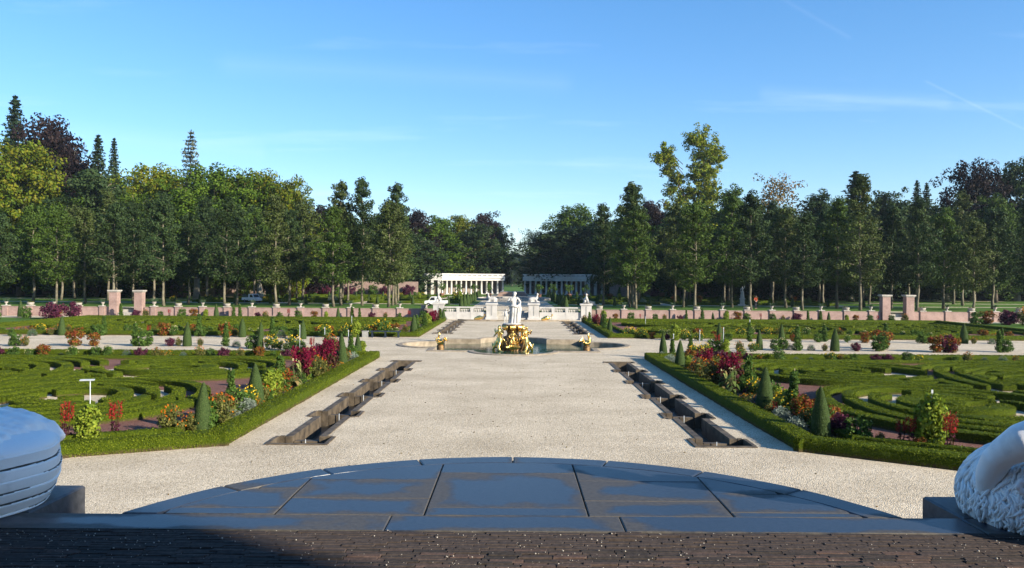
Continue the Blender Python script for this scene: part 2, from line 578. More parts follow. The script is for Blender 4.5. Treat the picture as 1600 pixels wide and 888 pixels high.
mt['oak'] = MLEAF('avenue_leaf', [(0.028, 0.045, 0.010), (0.044, 0.064, 0.014), (0.060, 0.080, 0.021), (0.082, 0.098, 0.036)], 0.15, 0.12, amp=0.35)
mt['oak_green'] = MLEAF('avenue_leaf_fresh', [(0.030, 0.056, 0.009), (0.044, 0.077, 0.012), (0.060, 0.096, 0.018)], 0.15, 0.12, amp=0.3)
mt['oak_dark'] = MLEAF('avenue_leaf_dark', [(0.018, 0.034, 0.011), (0.026, 0.046, 0.015), (0.038, 0.060, 0.020)], 0.12, 0.12, amp=0.3)
mt['beech'] = MLEAF('beech_leaf', [(0.028, 0.058, 0.006), (0.050, 0.088, 0.008), (0.074, 0.115, 0.012)], 0.18, 0.07, amp=0.35)
mt['yellowing'] = MLEAF('yellowing_leaf', [(0.050, 0.082, 0.006), (0.078, 0.108, 0.008), (0.105, 0.125, 0.010), (0.13, 0.125, 0.011)], 0.15, 0.09, amp=0.3)
mt['poplar'] = MLEAF('poplar_leaf', [(0.06, 0.105, 0.010), (0.115, 0.165, 0.014), (0.17, 0.205, 0.018), (0.22, 0.21, 0.022)], 0.3, 0.10, amp=0.35)
mt['copper'] = MLEAF('copper_beech_leaf', [(0.009, 0.007, 0.008), (0.015, 0.010, 0.011), (0.024, 0.015, 0.014)], 0.08, 0.1, amp=0.3)
mt['rust'] = MLEAF('rusty_leaf', [(0.08, 0.07, 0.02), (0.15, 0.10, 0.03), (0.20, 0.12, 0.035)], 0.25, 0.1, amp=0.3)
mt['spruce'] = MLEAF('spruce_needles', [(0.016, 0.034, 0.016), (0.028, 0.050, 0.024), (0.045, 0.068, 0.036)], 0.06, 0.15, amp=0.3)
mt['grey_fir'] = MLEAF('grey_fir_needles', [(0.05, 0.065, 0.045), (0.075, 0.09, 0.065), (0.10, 0.115, 0.085)], 0.1, 0.15, amp=0.3)
mt['under'] = MLEAF('undergrowth', [(0.014, 0.026, 0.009), (0.022, 0.040, 0.013), (0.035, 0.055, 0.018)], 0.15, 0.08, amp=0.4)
FL = dict(crimson=[(0.09, 0.005, 0.02), (0.15, 0.008, 0.03), (0.21, 0.012, 0.045)], red=[(0.25, 0.012, 0.015), (0.36, 0.02, 0.02), (0.28, 0.02, 0.03)],
          orange=[(0.45, 0.10, 0.01), (0.55, 0.16, 0.012), (0.5, 0.22, 0.02)], yellow=[(0.75, 0.48, 0.02), (0.80, 0.58, 0.04), (0.70, 0.42, 0.02)],
          purple=[(0.05, 0.012, 0.03), (0.08, 0.018, 0.04), (0.11, 0.03, 0.05)], lavender=[(0.17, 0.13, 0.24), (0.22, 0.18, 0.28), (0.14, 0.13, 0.18)],
          silver=[(0.13, 0.17, 0.13), (0.20, 0.24, 0.19), (0.26, 0.30, 0.25)], lime=[(0.16, 0.22, 0.02), (0.24, 0.28, 0.035), (0.10, 0.16, 0.02)],
          green=[(0.035, 0.075, 0.014), (0.06, 0.115, 0.02), (0.09, 0.15, 0.03)], bluegreen=[(0.04, 0.085, 0.045), (0.065, 0.12, 0.06), (0.10, 0.15, 0.08)],
          coleus=[(0.16, 0.02, 0.015), (0.28, 0.13, 0.02), (0.06, 0.08, 0.012), (0.08, 0.10, 0.015), (0.22, 0.05, 0.02)], maroon=[(0.05, 0.015, 0.018), (0.09, 0.02, 0.025), (0.05, 0.05, 0.015)],
          cream=[(0.55, 0.50, 0.28), (0.60, 0.50, 0.32), (0.30, 0.34, 0.10)], olive=[(0.07, 0.085, 0.02), (0.11, 0.12, 0.03), (0.13, 0.12, 0.035)], pink=[(0.45, 0.05, 0.12), (0.5, 0.09, 0.16)])
for k, v in FL.items():
    mt['f_' + k] = MLEAF('petal_' + k, v, 0.25, 2.5, amp=0.2)


# water
def water_mat(name, col, rough=0.06):
    m, nt, p, out = newmat(name)
    setc(p.inputs['Base Color'], col)
    p.inputs['Roughness'].default_value = rough
    p.inputs['Specular IOR Level'].default_value = 0.5
    bump(nt, p, noise(nt, 2.2, 4, 0.6), 0.18, 0.05)
    return m


mt['water'] = water_mat('green_pool_water', (0.018, 0.062, 0.042))
mt['water_dark'] = water_mat('dark_pool_water', (0.02, 0.03, 0.035))


# ------------------------------------------------------------ ground
def at(px, py, z=0.0):
    hy = 437 + 0.0063 * (px - 803)
    d = (H - z) * F / (py - hy)
    return ((px - 803) * d / F, d)


def sheet(name, x0, x1, y0, y1, z, m, holes=(), kind='structure', step=None):
    xs = sorted({x0, x1, *[v for h in holes for v in h[:2]]})
    ys = sorted({y0, y1, *[v for h in holes for v in h[2:]]})
    mb = MB()
    for a, b in zip(xs, xs[1:]):
        for c, d in zip(ys, ys[1:]):
            mx, my = (a + b) / 2, (c + d) / 2
            if any(h[0] < mx < h[1] and h[2] < my < h[3] for h in holes):
                continue
            mb.add([(a, c, z), (b, c, z), (b, d, z), (a, d, z)], [(0, 1, 2, 3)])
    o = mb.build(name, m)
    return tag(o, kind=kind)


UP = 0.9                                  # level of the upper garden
SEG, NSEG = 4.25, 5
holes = []
CASC = []                                 # (x centre, y start)
for sx in (-1, 1):
    for y0 in (21.2, 64.5):
        seg = SEG if y0 < 50 else 3.9
        xc = sx * 5.68 - 0.05
        CASC.append((xc, y0, seg))
        for k in range(NSEG):
            ya = y0 + k * seg
            holes.append((xc - 0.74, xc + 0.74, ya, ya + 0.95))
            holes.append((xc - 0.40, xc + 0.40, ya + 0.95, ya + seg))
        holes.append((xc - 0.74, xc + 0.74, y0 + NSEG * seg, y0 + NSEG * seg + 0.4))
FX, FY = 0.0, 53.6                        # fountain centre
holes.append((FX - 8.2, FX + 8.2, FY - 8.2, FY + 8.2))
sheet('gravel_ground', -62, 62, -80, 90.0, 0.0, mt['gravel'], holes)
sheet('lawn_ground', -2500, 2500, -2500, 4500, UP, mt['lawn'], [(-62, 62, -80, 90.0)])
for sx in (-1, 1):
    mb = MB()
    mb.bb(-0.2, 0.2, -80, 90, 0, UP + 0.06)
    tag(mb.build('retaining_wall', mt['brick'], None, (sx * 61.9, 0, 0)), 'low pink brick retaining wall bounding the sunken garden along its flank', 'wall', 'retaining walls along the flanks')

# ------------------------------------------------------------ terrace, semicircular landing, steps
TZ = 2.8
CY, RF = 4.35, 2.86
mb = MB()
mb.bb(-22, 22, -12, 5.05, 0, TZ - 0.016)
terr = tag(mb.build('terrace', mt['joint']), kind='structure')
mb = MB()
mb.bb(-22, -3.9, -12, 5.09, TZ - 0.2, TZ - 0.010)
mb.bb(3.9, 22, -12, 5.09, TZ - 0.2, TZ - 0.010)
mb.bb(-3.9, 3.9, -12, 4.1, TZ - 0.2, TZ - 0.010)
mb.build('paving_bed', mt['clinker'], terr)
# clinkers laid on edge, one object each
BL, BW = 0.196, 0.0345


def clinker(mb, c=(0, 0, 0)):
    x, y, b = BL / 2, BW / 2, .004
    j = [random.uniform(-.0025, .0025) for _ in range(4)]
    V = [(-x, -y, -.08), (x, -y, -.08), (x, y, -.08), (-x, y, -.08), (-x, -y + j[0], -b), (x, -y + j[1], -b), (x, y + j[2], -b), (-x, y + j[3], -b), (-x + b, -y + b, 0), (x - b, -y + b, 0), (x - b, y - b, 0), (-x + b, y - b, 0)]
    mb.add(np.array(V) + np.array(c), [(0, 1, 5, 4), (1, 2, 6, 5), (2, 3, 7, 6), (3, 0, 4, 7), (4, 5, 9, 8), (5, 6, 10, 9), (6, 7, 11, 10), (7, 4, 8, 11), (8, 9, 10, 11)])


bv = []
for v in range(8):
    mb = MB()
    clinker(mb)
    bv.append(mb.mesh('brick', mt['clinker']))
cnt = 0
rest = MB()
y = 5.068
spots = []
while y > 4.1:
    x = -3.75 + random.uniform(0, 0.2)
    while x < 3.85:
        spots.append((x, y))
        x += 0.1975 + random.uniform(0, 0.002)
    y -= 0.0365
vis = [s for s in spots if abs(s[0]) < 0.66 * s[1] and s[1] > 4.40]
vis.sort(key=lambda s: s[1])
vset = set(vis[:300])
for (x, y) in spots:
    z = TZ - 0.004 + random.gauss(0, 0.0028)
    if (x, y) in vset:
        o = bpy.data.objects.new('brick', random.choice(bv))
        put(o, terr)
        o.location = (x, y, z)
        o.rotation_euler = (random.gauss(0, .07), random.gauss(0, .010), random.gauss(0, .005))
    else:
        clinker(rest, (x, y, z))
tag(rest.build('brick_field', mt['clinker'], terr), kind='stuff')
# pale grit caught between the clinkers
mb = MB()
n = 1100
gx, gy = rng.uniform(-3.6, 3.6, n), rng.uniform(4.2, 5.09, n)
keep = rng.random(n) < 0.25 + 0.75 * (np.sin(gx * 2.1 + 1) * .5 + .5)
for a, b in zip(gx[keep], gy[keep]):
    r_ = abs(rng.normal(0.0, 0.0022)) + 0.0012
    mb.ball((a, b, TZ + r_ * .6), (r_, r_ * rng.uniform(.6, 1.2), r_ * .8), 5, 4)
tag(mb.build('grit', mt['coping'], terr), kind='stuff')


def slab(parent, name, poly, z0, z1, m, bev=0.006):
    mb = MB()
    c = np.mean(np.asarray(poly), 0)
    mb.prism([(p[0] - c[0], p[1] - c[1]) for p in poly], z0 - TZ, z1 - TZ, bev)
    return mb.build(name, m, parent, (c[0], c[1], TZ))


land = thing('landing', 'half round bluestone landing of large damp slabs above the garden steps', 'landing', (0, 0, 0))
for a, b in [(-22, -3.9), (-3.895, -0.82), (-0.815, 0.72), (0.725, 3.02), (3.03, 3.9), (3.905, 22)]:
    slab(land, 'edge_stone', [(a, 5.09), (b, 5.09), (b, 5.41), (a, 5.41)], TZ - 0.18, TZ + random.uniform(0, .004), mt['slab'] if abs(a + b) < 12 else mt['blue_dark'])
rin = RF - 0.23
cols = [(-2.62, -1.62, [6.08, 5.56]), (-1.61, -0.605, [6.36, 5.83]), (-0.595, 0.512, [6.60, 5.60]), (0.522, 1.50, [6.36, 5.79]), (1.51, 2.62, [6.0, 5.52])]
for a, b, cuts in cols:
    ys = [5.42] + sorted(cuts) + [9]
    for y0, y1 in zip(ys, ys[1:]):
        y0, y1 = y0 + .003, y1 - .003
        xs = np.linspace(a, b, 24)
        arc = CY + np.sqrt(np.maximum(rin ** 2 - xs ** 2, 0))
        top = np.minimum(arc, y1)
        ok = top > y0 + 0.02
        if ok.sum() < 2:
            continue
        xs, top = xs[ok], top[ok]
        poly = [(xs[0], y0), (xs[-1], y0)] + [(x, t) for x, t in zip(xs[::-1], top[::-1])]
        slab(land, 'slab', poly, TZ - 0.15, TZ + random.uniform(0, .003), mt['slab'], 0.005)
a0 = math.asin((5.42 - CY) / RF)
cuts = np.linspace(a0, math.pi - a0, 9)
for a, b in zip(cuts, cuts[1:]):
    t = np.linspace(a + .002, b - .002, 12)
    poly = [((rin + .006) * math.cos(v), CY + (rin + .006) * math.sin(v)) for v in t] + [(RF * math.cos(v), CY + RF * math.sin(v)) for v in t[::-1]]
    poly = [(x, max(yy, 5.425)) for x, yy in poly][::-1]
    slab(land, 'rim_stone', poly, TZ - 0.16, TZ + random.uniform(0, .003), mt['slab'], 0.008)
mb = MB()
t = np.linspace(a0, math.pi - a0, 48)
mb.prism([(2.80 * math.cos(v), max(CY + 2.80 * math.sin(v), 5.42)) for v in t], 0, TZ - 0.02)
mb.build('landing_core', mt['joint'], land)
steps = thing('garden_steps', 'half round flight of bluestone steps below the landing', 'steps', (0, 0, 0))
for k in range(1, 17):
    r1, z1 = RF + 0.36 * k - 0.04, TZ - 0.165 * k
    aa = math.asin((5.3 - CY) / r1)
    t = np.linspace(aa, math.pi - aa, 56)
    mb = MB()
    ri = r1 - 0.42
    inn = [(ri * math.cos(v), CY + ri * math.sin(v)) for v in t]
    outp = [(r1 * math.cos(v), CY + r1 * math.sin(v)) for v in t]
    V = np.array([(x, y, z1) for x, y in outp] + [(x, y, z1) for x, y in inn] + [(x, y, max(z1 - 0.2, 0)) for x, y in outp])
    m_n = len(t)
    i = np.arange(m_n - 1)
    mb.add(V, np.r_[np.c_[i, i + 1, i + 1 + m_n, i + m_n], np.c_[i + 2 * m_n, i + 1 + 2 * m_n, i + 1, i]])
    mb.build('step', mt['blue_dark'], steps)
# plinths of the sphinxes, level with the terrace
for sx, xi, ye in ((-1, 3.27, 6.12), (1, 3.05, 5.95)):
    mb = MB()
    mb.bbox((sx * (xi + 0.95), (5.42 + ye) / 2, (TZ + 0.005) / 2), (1.9, ye - 5.42, TZ + 0.005), 0.012)
    tag(mb.build('sphinx_plinth', mt['blue_dark']), 'dark bluestone plinth under the sphinx %s' % ('wearing a banded cloth' if sx < 0 else 'with shaggy hide and sitting child'), 'plinth', 'sphinx plinths beside the landing')

# the palace behind the viewer: its corner throws the shade over one side of the terrace
pal = thing('palace_wing', 'brick palace wing with sash windows and slate roof behind the terrace', 'building', (0, -12.2, TZ))
mb = MB(); mb.bb(-45, 24.4, -14, 0, -TZ, 15.0); mb.build('wall', mt['brick_far'], pal)
mb = MB()
mb.add([(-45.5, -14.5, 15.2), (24.8, -14.5, 15.2), (24.8, 0.4, 15.2), (-45.5, 0.4, 15.2), (-40, -9, 19), (19, -9, 19), (19, -5, 19), (-40, -5, 19)], [(0, 1, 5, 4), (1, 2, 6, 5), (2, 3, 7, 6), (3, 0, 4, 7), (4, 5, 6, 7)])
mb.build('roof', mt['blue_dark'], pal)
mb = MB(); mb.bb(-45.4, 24.7, -14.4, 0.35, 14.9, 15.25); mb.build('cornice', mt['white'], pal)
for i in range(13):
    for z in (1.2, 5.6, 10.2):
        x = -40 + i * 5.0
        mb = MB(); mb.bb(-0.85, 0.85, -0.05, 0.06, -0.1, 2.6); w_ = mb.build('window', mt['white'], pal, (x, 0, z))
        mb = MB()
        for u in range(3):
            for v in range(4):
                mb.bb(-0.75 + u * .51, -0.29 + u * .51, 0.055, 0.075, 0.02 + v * .63, 0.58 + v * .63)
        mb.build('pane', mt['glass'], w_)

# ------------------------------------------------------------ cascades
for ci, (xc, y0, seg) in enumerate(CASC):
    near = y0 < 50
    lab = 'sunken stepped stone water channel between %s, %s' % ('terrace steps and gilded fountain' if near else 'gilded fountain and balustrade', 'bench side' if xc < 0 else 'statue side')
    T = thing('cascade', lab, 'cascade', (xc, y0, 0), 0, 'stone cascades along the central walk')
    D = 0.48
    yend = NSEG * seg
    mb = MB(); mb.bb(-0.74, 0.74, -0.02, yend + 0.42, -D - 0.1, -D); mb.build('channel_floor', mt['wetfloor'], T)
    for k in range(NSEG):
        ya = k * seg
        for s in (-1, 1):
            # long side wall of the run
            mb = MB()
            mb.bbox((s * 0.47, ya + 0.95 + (seg - 0.95) / 2, (0.025 - D) / 2), (0.20, seg - 0.95, D + 0.025), 0.02)
            mb.build('side_wall', mt['trough'], T)
            # walls of the side niche
            mb = MB()
            mb.bbox((s * 0.78, ya + 0.475, (0.035 - D) / 2), (0.10, 0.95, D + 0.035), 0.012)
            mb.bbox((s * 0.66, ya + 1.0, (0.03 - D) / 2), (0.14, 0.10, D + 0.03), 0.012)
            if k > 0:
                mb.bbox((s * 0.66, ya - 0.05, (0.03 - D) / 2), (0.14, 0.10, D + 0.03), 0.012)
            mb.build('niche_wall', mt['trough'], T)
        mb = MB()
        mb.bbox((0, ya + 1.1, -D + 0.18), (0.7, 0.22, 0.36), 0.02)
        mb.build('water_step', mt['trough'], T)
        mb = MB()
        mb.tube([(0.0, ya + 0.9, -D), (0.0, ya + 0.9, -0.05)], 0.011, 6)
        mb.build('spout', mt['post'], T)
    mb = MB()
    mb.bbox((0, -0.06, (0.03 - D) / 2), (1.66, 0.12, D + 0.03), 0.012)
    mb.build('end_wall', mt['trough'], T)
    mb = MB()
    mb.bbox((0, yend + 0.46, (0.03 - D) / 2), (1.66, 0.12, D + 0.03), 0.012)
    mb.bbox((-0.78, yend + 0.2, (0.03 - D) / 2), (0.1, 0.4, D + 0.03), 0.012)
    mb.bbox((0.78, yend + 0.2, (0.03 - D) / 2), (0.1, 0.4, D + 0.03), 0.012)
    mb.build('end_wall', mt['trough'], T)

# ------------------------------------------------------------ figures
def skin_figure(name, J, E, m, parent, root='pelvis', sub=2, loc=(0, 0, 0), rz=0, sc=1.0):
    """J: joint -> (x, y, z, radius); E: bones. One continuous surface grown over the joints."""
    names = list(J)
    me = bpy.data.meshes.new(name)
    me.from_pydata([J[k][:3] for k in names], [(names.index(a), names.index(b)) for a, b in E], [])
    o = bpy.data.objects.new(name, me)
    put(o, parent)
    sk = o.modifiers.new('skin', 'SKIN')
    sk.use_smooth_shade = True
    for i, k in enumerate(names):
        d = me.skin_vertices[0].data[i]
        r = J[k][3]
        d.radius = r if isinstance(r, tuple) else (r, r)
        d.use_root = (k == root)
    ss = o.modifiers.new('sub', 'SUBSURF')
    ss.levels = ss.render_levels = sub
    me.materials.append(m)
    o.location, o.rotation_euler, o.scale = loc, (0, 0, rz), (sc, sc, sc)
    return o


BONES = [('pelvis', 'belly'), ('belly', 'chest'), ('chest', 'neck'), ('neck', 'chin'), ('chin', 'crown'),
         ('chest', 'shl'), ('shl', 'ell'), ('ell', 'wrl'), ('wrl', 'hal'), ('chest', 'shr'), ('shr', 'elr'), ('elr', 'wrr'), ('wrr', 'har'),
         ('pelvis', 'hil'), ('hil', 'knl'), ('knl', 'anl'), ('anl', 'tol'), ('pelvis', 'hir'), ('hir', 'knr'), ('knr', 'anr'), ('anr', 'tor')]


def body(**over):
    J = dict(pelvis=(0, 0, .95, (.15, .11)), belly=(.01, 0, 1.10, (.125, .095)), chest=(.02, 0, 1.34, (.155, .11)), neck=(.02, -.01, 1.50, .055), chin=(.03, -.03, 1.58, .075),
             crown=(.03, -.02, 1.68, .085), shl=(-.17, 0, 1.42, .062), ell=(-.27, 0, 1.15, .046), wrl=(-.22, -.14, .95, .034), hal=(-.19, -.2, .90, .03),
             shr=(.20, 0, 1.42, .062), elr=(.30, .02, 1.15, .046), wrr=(.20, -.14, 1.02, .034), har=(.14, -.18, 1.0, .03),
             hil=(-.10, 0, .88, .095), knl=(-.11, -.05, .50, .065), anl=(-.10, 0, .09, .045), tol=(-.11, -.14, .04, .035),
             hir=(.10, 0, .88, .095), knr=(.10, -.02, .50, .065), anr=(.11, 0.02, .09, .045), tor=(.13, -.12, .04, .035))
    J.update(over)
    return J


def folds(mb, prof, c=(0, 0, 0), nf=9, depth=.16, n=72, seed=1, mi=0, sy=0.8, thick=True):
    """draped cloth: a lathe whose radius runs in folds"""
    g = np.random.default_rng(seed)
    a = np.arange(n) * 2 * math.pi / n
    ph = g.uniform(0, 6.3, 4)
    f = np.sin(nf * a + ph[0]) * .6 + np.sin((nf * 2 + 1) * a + ph[1]) * .25 + np.sin(3 * a + ph[2]) * .35
    V = []
    for k, (r, z) in enumerate(prof):
        t = k / (len(prof) - 1)
        rr = r * (1 + depth * f * (1 - .6 * t))
        tw = a + .35 * t
        V.append(np.c_[rr * np.cos(tw), rr * sy * np.sin(tw), np.full(n, z)])
    i = np.arange(n)
    Q = np.concatenate([np.c_[k * n + i, k * n + (i + 1) % n, (k + 1) * n + (i + 1) % n, (k + 1) * n + i] for k in range(len(prof) - 1)])
    mb.add(np.concatenate(V) + np.array(c), Q, mi, True)


def blob(name, mb, m, parent, vox=0.02, smooth=6, disp=0.0, dsize=0.08):
    o = mb.build(name, m, parent)
    r = o.modifiers.new('remesh', 'REMESH')
    r.mode, r.voxel_size, r.use_smooth_shade = 'VOXEL', vox, True
    if smooth:
        s = o.modifiers.new('smooth', 'SMOOTH')
        s.factor, s.iterations = 0.5, smooth
    if disp:
        t = bpy.data.textures.new(name, 'CLOUDS')
        t.noise_scale = dsize
        t.noise_depth = 3
        d = o.modifiers.new('disp', 'DISPLACE')
        d.texture, d.strength, d.mid_level = t, disp, 0.5
    return o


# ------------------------------------------------------------ near sphinxes
mat_s = mt['marble_pale']
sp = thing('sphinx_statue', 'weathered white marble sphinx with banded saddle cloth, standing in shade', 'statue', (-3.83, 5.55, TZ + .005))
mb = MB()
na, nr = 160, 190
a = np.arange(na) * 2 * math.pi / na
V, GR = [], []
for zz in np.linspace(0, .54, nr):
    base = .46 + .17 * math.sin(min(1, (zz + .12) / .46) * math.pi * .62)
    if zz > .40:
        base *= math.sqrt(max(.0005, 1 - ((zz - .40) / .14) ** 2))
    seam = -1.02 + .25 * zz
    back = (a > math.pi + .5) & (a < 2 * math.pi + seam)
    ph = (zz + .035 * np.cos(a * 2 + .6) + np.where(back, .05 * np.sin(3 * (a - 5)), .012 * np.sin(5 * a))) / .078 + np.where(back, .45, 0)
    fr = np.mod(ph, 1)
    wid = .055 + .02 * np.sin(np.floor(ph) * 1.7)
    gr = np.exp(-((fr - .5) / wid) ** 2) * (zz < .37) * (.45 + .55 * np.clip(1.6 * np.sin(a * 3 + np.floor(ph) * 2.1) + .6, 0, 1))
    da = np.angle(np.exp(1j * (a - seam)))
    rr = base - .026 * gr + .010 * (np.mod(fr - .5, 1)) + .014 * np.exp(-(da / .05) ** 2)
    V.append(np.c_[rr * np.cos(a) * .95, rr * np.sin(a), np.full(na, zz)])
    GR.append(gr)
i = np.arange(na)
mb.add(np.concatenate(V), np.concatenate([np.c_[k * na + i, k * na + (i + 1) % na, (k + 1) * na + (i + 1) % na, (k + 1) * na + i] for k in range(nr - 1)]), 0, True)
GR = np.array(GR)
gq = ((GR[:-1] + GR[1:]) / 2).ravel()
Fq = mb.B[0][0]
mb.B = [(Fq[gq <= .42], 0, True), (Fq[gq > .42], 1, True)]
mt['groove_dark'] = M('dark_groove', (0.06, 0.06, 0.06), (0.16, 0.155, 0.145), 20, .9)  # darkness of the carved lines is put into the groove faces' colour
mb.build('banded_cloth', [mat_s, mt['groove_dark']], sp)
mb = MB()   # cloth thrown over the back, in soft folds
g = np.random.default_rng(3)
mb.ball((-.06, -.03, .40), (.55, .55, .19), 24, 14)
for k in range(9):
    y0 = -.48 + k * .105
    mb.tube([(-.5, y0 + .1, .44), (-.2, y0 + .02, .565 + .02 * math.sin(k * 2.1)), (.15, y0 - .02 + .05 * math.sin(k), .545), (.36, y0 + .04, .47), (.46, y0 + .06, .38)], [.06, .075, .08, .07, .05], 8)
mb.ball((.12, .2, .52), (.3, .22, .085), 14, 8)
mb.ball((-.15, -.15, .58), (.32, .3, .09), 14, 8)
blob('cloth', mb, mat_s, sp, .018, 3, .045, .10)
mb = MB()   # haunch, body, forelegs, chest
mb.ball((.30, -.52, .16), (.20, .30, .20), 16, 10)
mb.tube([(-.1, -.2, .30), (-.1, -.8, .34), (-.1, -1.25, .45)], [.42, .36, .30], 16)
mb.tube([(-.1, -1.2, .45), (-.1, -1.3, .75), (-.1, -1.3, .9)], [.28, .2, .1], 14)
for s in (-.2, .2):
    mb.tube([(s - .1, -1.15, .35), (s - .1, -1.35, .12), (s - .1, -1.75, .09), (s - .1, -1.85, .07)], [.14, .11, .10, .07], 10)
mb.ball((-.1, -1.33, 1.02), (.14, .16, .19), 14, 10)
mb.ball((-.1, -1.22, 1.05), (.18, .16, .2), 12, 8)
blob('body', mb, mat_s, sp, .025, 6, .015, .1)

sp = thing('sphinx_statue', 'white marble sphinx with shaggy hide carrying a sitting child', 'statue', (3.66, 5.40, TZ + .005), 0, None, 1.12)
mb = MB()
mb.ball((.02, .02, .12), (.53, .52, .36), 28, 16)
mb.ball((.10, -.05, .30), (.44, .45, .24), 20, 12)
mb.tube([(.15, -.1, .28), (.2, -.42, .32), (.25, -.58, .40)], [.42, .34, .26], 16)
mb.tube([(.25, -.5, .40), (.30, -.58, .62), (.33, -.60, .76)], [.26, .2, .10], 14)
for s in (-.2, .2):
    mb.tube([(s + .28, -.45, .35), (s + .28, -.58, .12), (s + .28, -.72, .09), (s + .28, -.76, .07)], [.14, .11, .10, .07], 10)
mb.ball((.34, -.64, .86), (.14, .16, .17), 14, 10)
mb.ball((.34, -.56, .88), (.17, .15, .18), 12, 8)
mb.ball((-.12, -.42, .14), (.20, .24, .20), 16, 10)
blob('body', mb, mat_s, sp, .022, 4, .03, .07)
mb = MB()   # locks of the hide, lying on the flank
g = np.random.default_rng(11)
for k in range(420):
    th = g.uniform(math.pi * .72, math.pi * 1.75)
    z0 = g.uniform(.06, .42)
    rr = math.sqrt(max(0.02, 1 - ((z0 - .12) / .37) ** 2))
    p0 = np.array([.02 + .535 * rr * math.cos(th), .02 + .525 * rr * math.sin(th), z0])
    L = g.uniform(.07, .15)
    dth = g.normal(.05, .10)
    pts = []
    for q in np.linspace(0, 1, 5):
        zz = z0 - q * L
        r2 = math.sqrt(max(0.02, 1 - ((zz - .12) / .37) ** 2))
        t2 = th + dth * q + .05 * math.sin(q * 5)
        pts.append((.02 + (.525 + .010 * math.sin(q * 3.1)) * r2 * math.cos(t2), .02 + (.515 + .010 * math.sin(q * 3.1)) * r2 * math.sin(t2), zz))
    mb.tube(pts, [.005, .010, .011, .008, .002], 5)
mb.build('hide', mat_s, sp)
mb = MB()   # cluster of carved flowers
for k in range(9):
    th = math.pi * 1.28 + g.normal(0, .22)
    z0 = .34 + g.normal(0, .045)
    rr = math.sqrt(max(0.02, 1 - ((z0 - .12) / .39) ** 2))
    c = (.02 + .55 * rr * math.cos(th), .02 + .54 * rr * math.sin(th), z0)
    for q in range(6):
        aq = q * 1.05
        mb.ball((c[0] + .03 * math.cos(aq), c[1] - .01, c[2] + .03 * math.sin(aq)), (.022, .016, .022), 7, 5)
blob('flowers', mb, mat_s, sp, .008, 1)
mb = MB()   # sitting child: thighs, belly, arms, head
mb.tube([(-.02, -.30, .62), (-.22, -.32, .58), (-.38, -.28, .52), (-.45, -.18, .42)], [.13, .12, .105, .08], 14)
mb.tube([(-.45, -.18, .42), (-.46, -.1, .28), (-.45, -.05, .16)], [.085, .075, .05], 10)
mb.tube([(.04, -.3, .6), (-.04, -.40, .78), (-.10, -.46, .94)], [.18, .17, .13], 14)
mb.tube([(-.18, -.46, .96), (-.33, -.46, .88), (-.31, -.40, .76), (-.27, -.34, .66)], [.075, .065, .052, .045], 10)
mb.ball((-.27, -.34, .63), (.055, .05, .05), 10, 8)
mb.tube([(.0, -.46, .96), (.2, -.5, .9), (.28, -.5, .76)], [.075, .065, .05], 10)
mb.ball((-.14, -.50, 1.13), (.13, .14, .15), 14, 10)
blob('child', mb, mat_s, sp, .018, 5)
mb = MB()
mb.lathe([(.062, -.012), (.075, 0), (.062, .012)], (-.30, -.385, .745), 16)
mb.build('bracelet', mat_s, sp)

# ------------------------------------------------------------ fountain
ftn = thing('fountain_basin', 'lobed stone fountain basin with green water in the central gravel walk', 'fountain', (FX, FY, 0))


def lobed(ax, ay, rx, ry, off=0.0, n=20):
    P = []
    for cx, cy, r, a0_ in ((ax, 0, rx, -90), (0, ay, ry, 0), (-ax, 0, rx, 90), (0, -ay, ry, 180)):
        r_ = r + off
        seg_ = []
        for t_ in np.linspace(a0_, a0_ + 180, n):
            seg_.append((cx + r_ * math.cos(R(t_)), cy + r_ * math.sin(R(t_))))
        P.append(seg_)
        k = len(P)
        corner = [(ax, ay), (-ax, ay), (-ax, -ay), (ax, -ay)][k - 1]
        e = off
        c_ = (corner[0] + math.copysign(e, corner[0]), corner[1] + math.copysign(e, corner[1]))
        P.append([c_])
    # side walls run flush with the offset
    out = []
    for k, sg in enumerate(P):
        out += sg
    return np.array(out)


def lobed_fix(off):
    ax, ay, r1, r2 = 4.9, 4.6, 2.5, 2.4
    P = []
    al = math.degrees(math.asin(min(1, off / (r1 + off)))) if off > 0 else 0
    al2 = math.degrees(math.asin(min(1, off / (r2 + off)))) if off > 0 else 0
    for cx, cy, r, a0_, al_ in ((ax, 0, r1, -90, al), (0, ay, r2, 0, al2), (-ax, 0, r1, 90, al), (0, -ay, r2, 180, al2)):
        for t_ in np.linspace(a0_ + al_, a0_ + 180 - al_, 22):
            P.append((cx + (r + off) * math.cos(R(t_)), cy + (r + off) * math.sin(R(t_))))
        P.append({0: (ax + off, ay + off), 1: (-ax - off, ay + off), 2: (-ax - off, -ay - off), 3: (ax + off, -ay - off)}[len(P) // 23])
    return np.array(P)


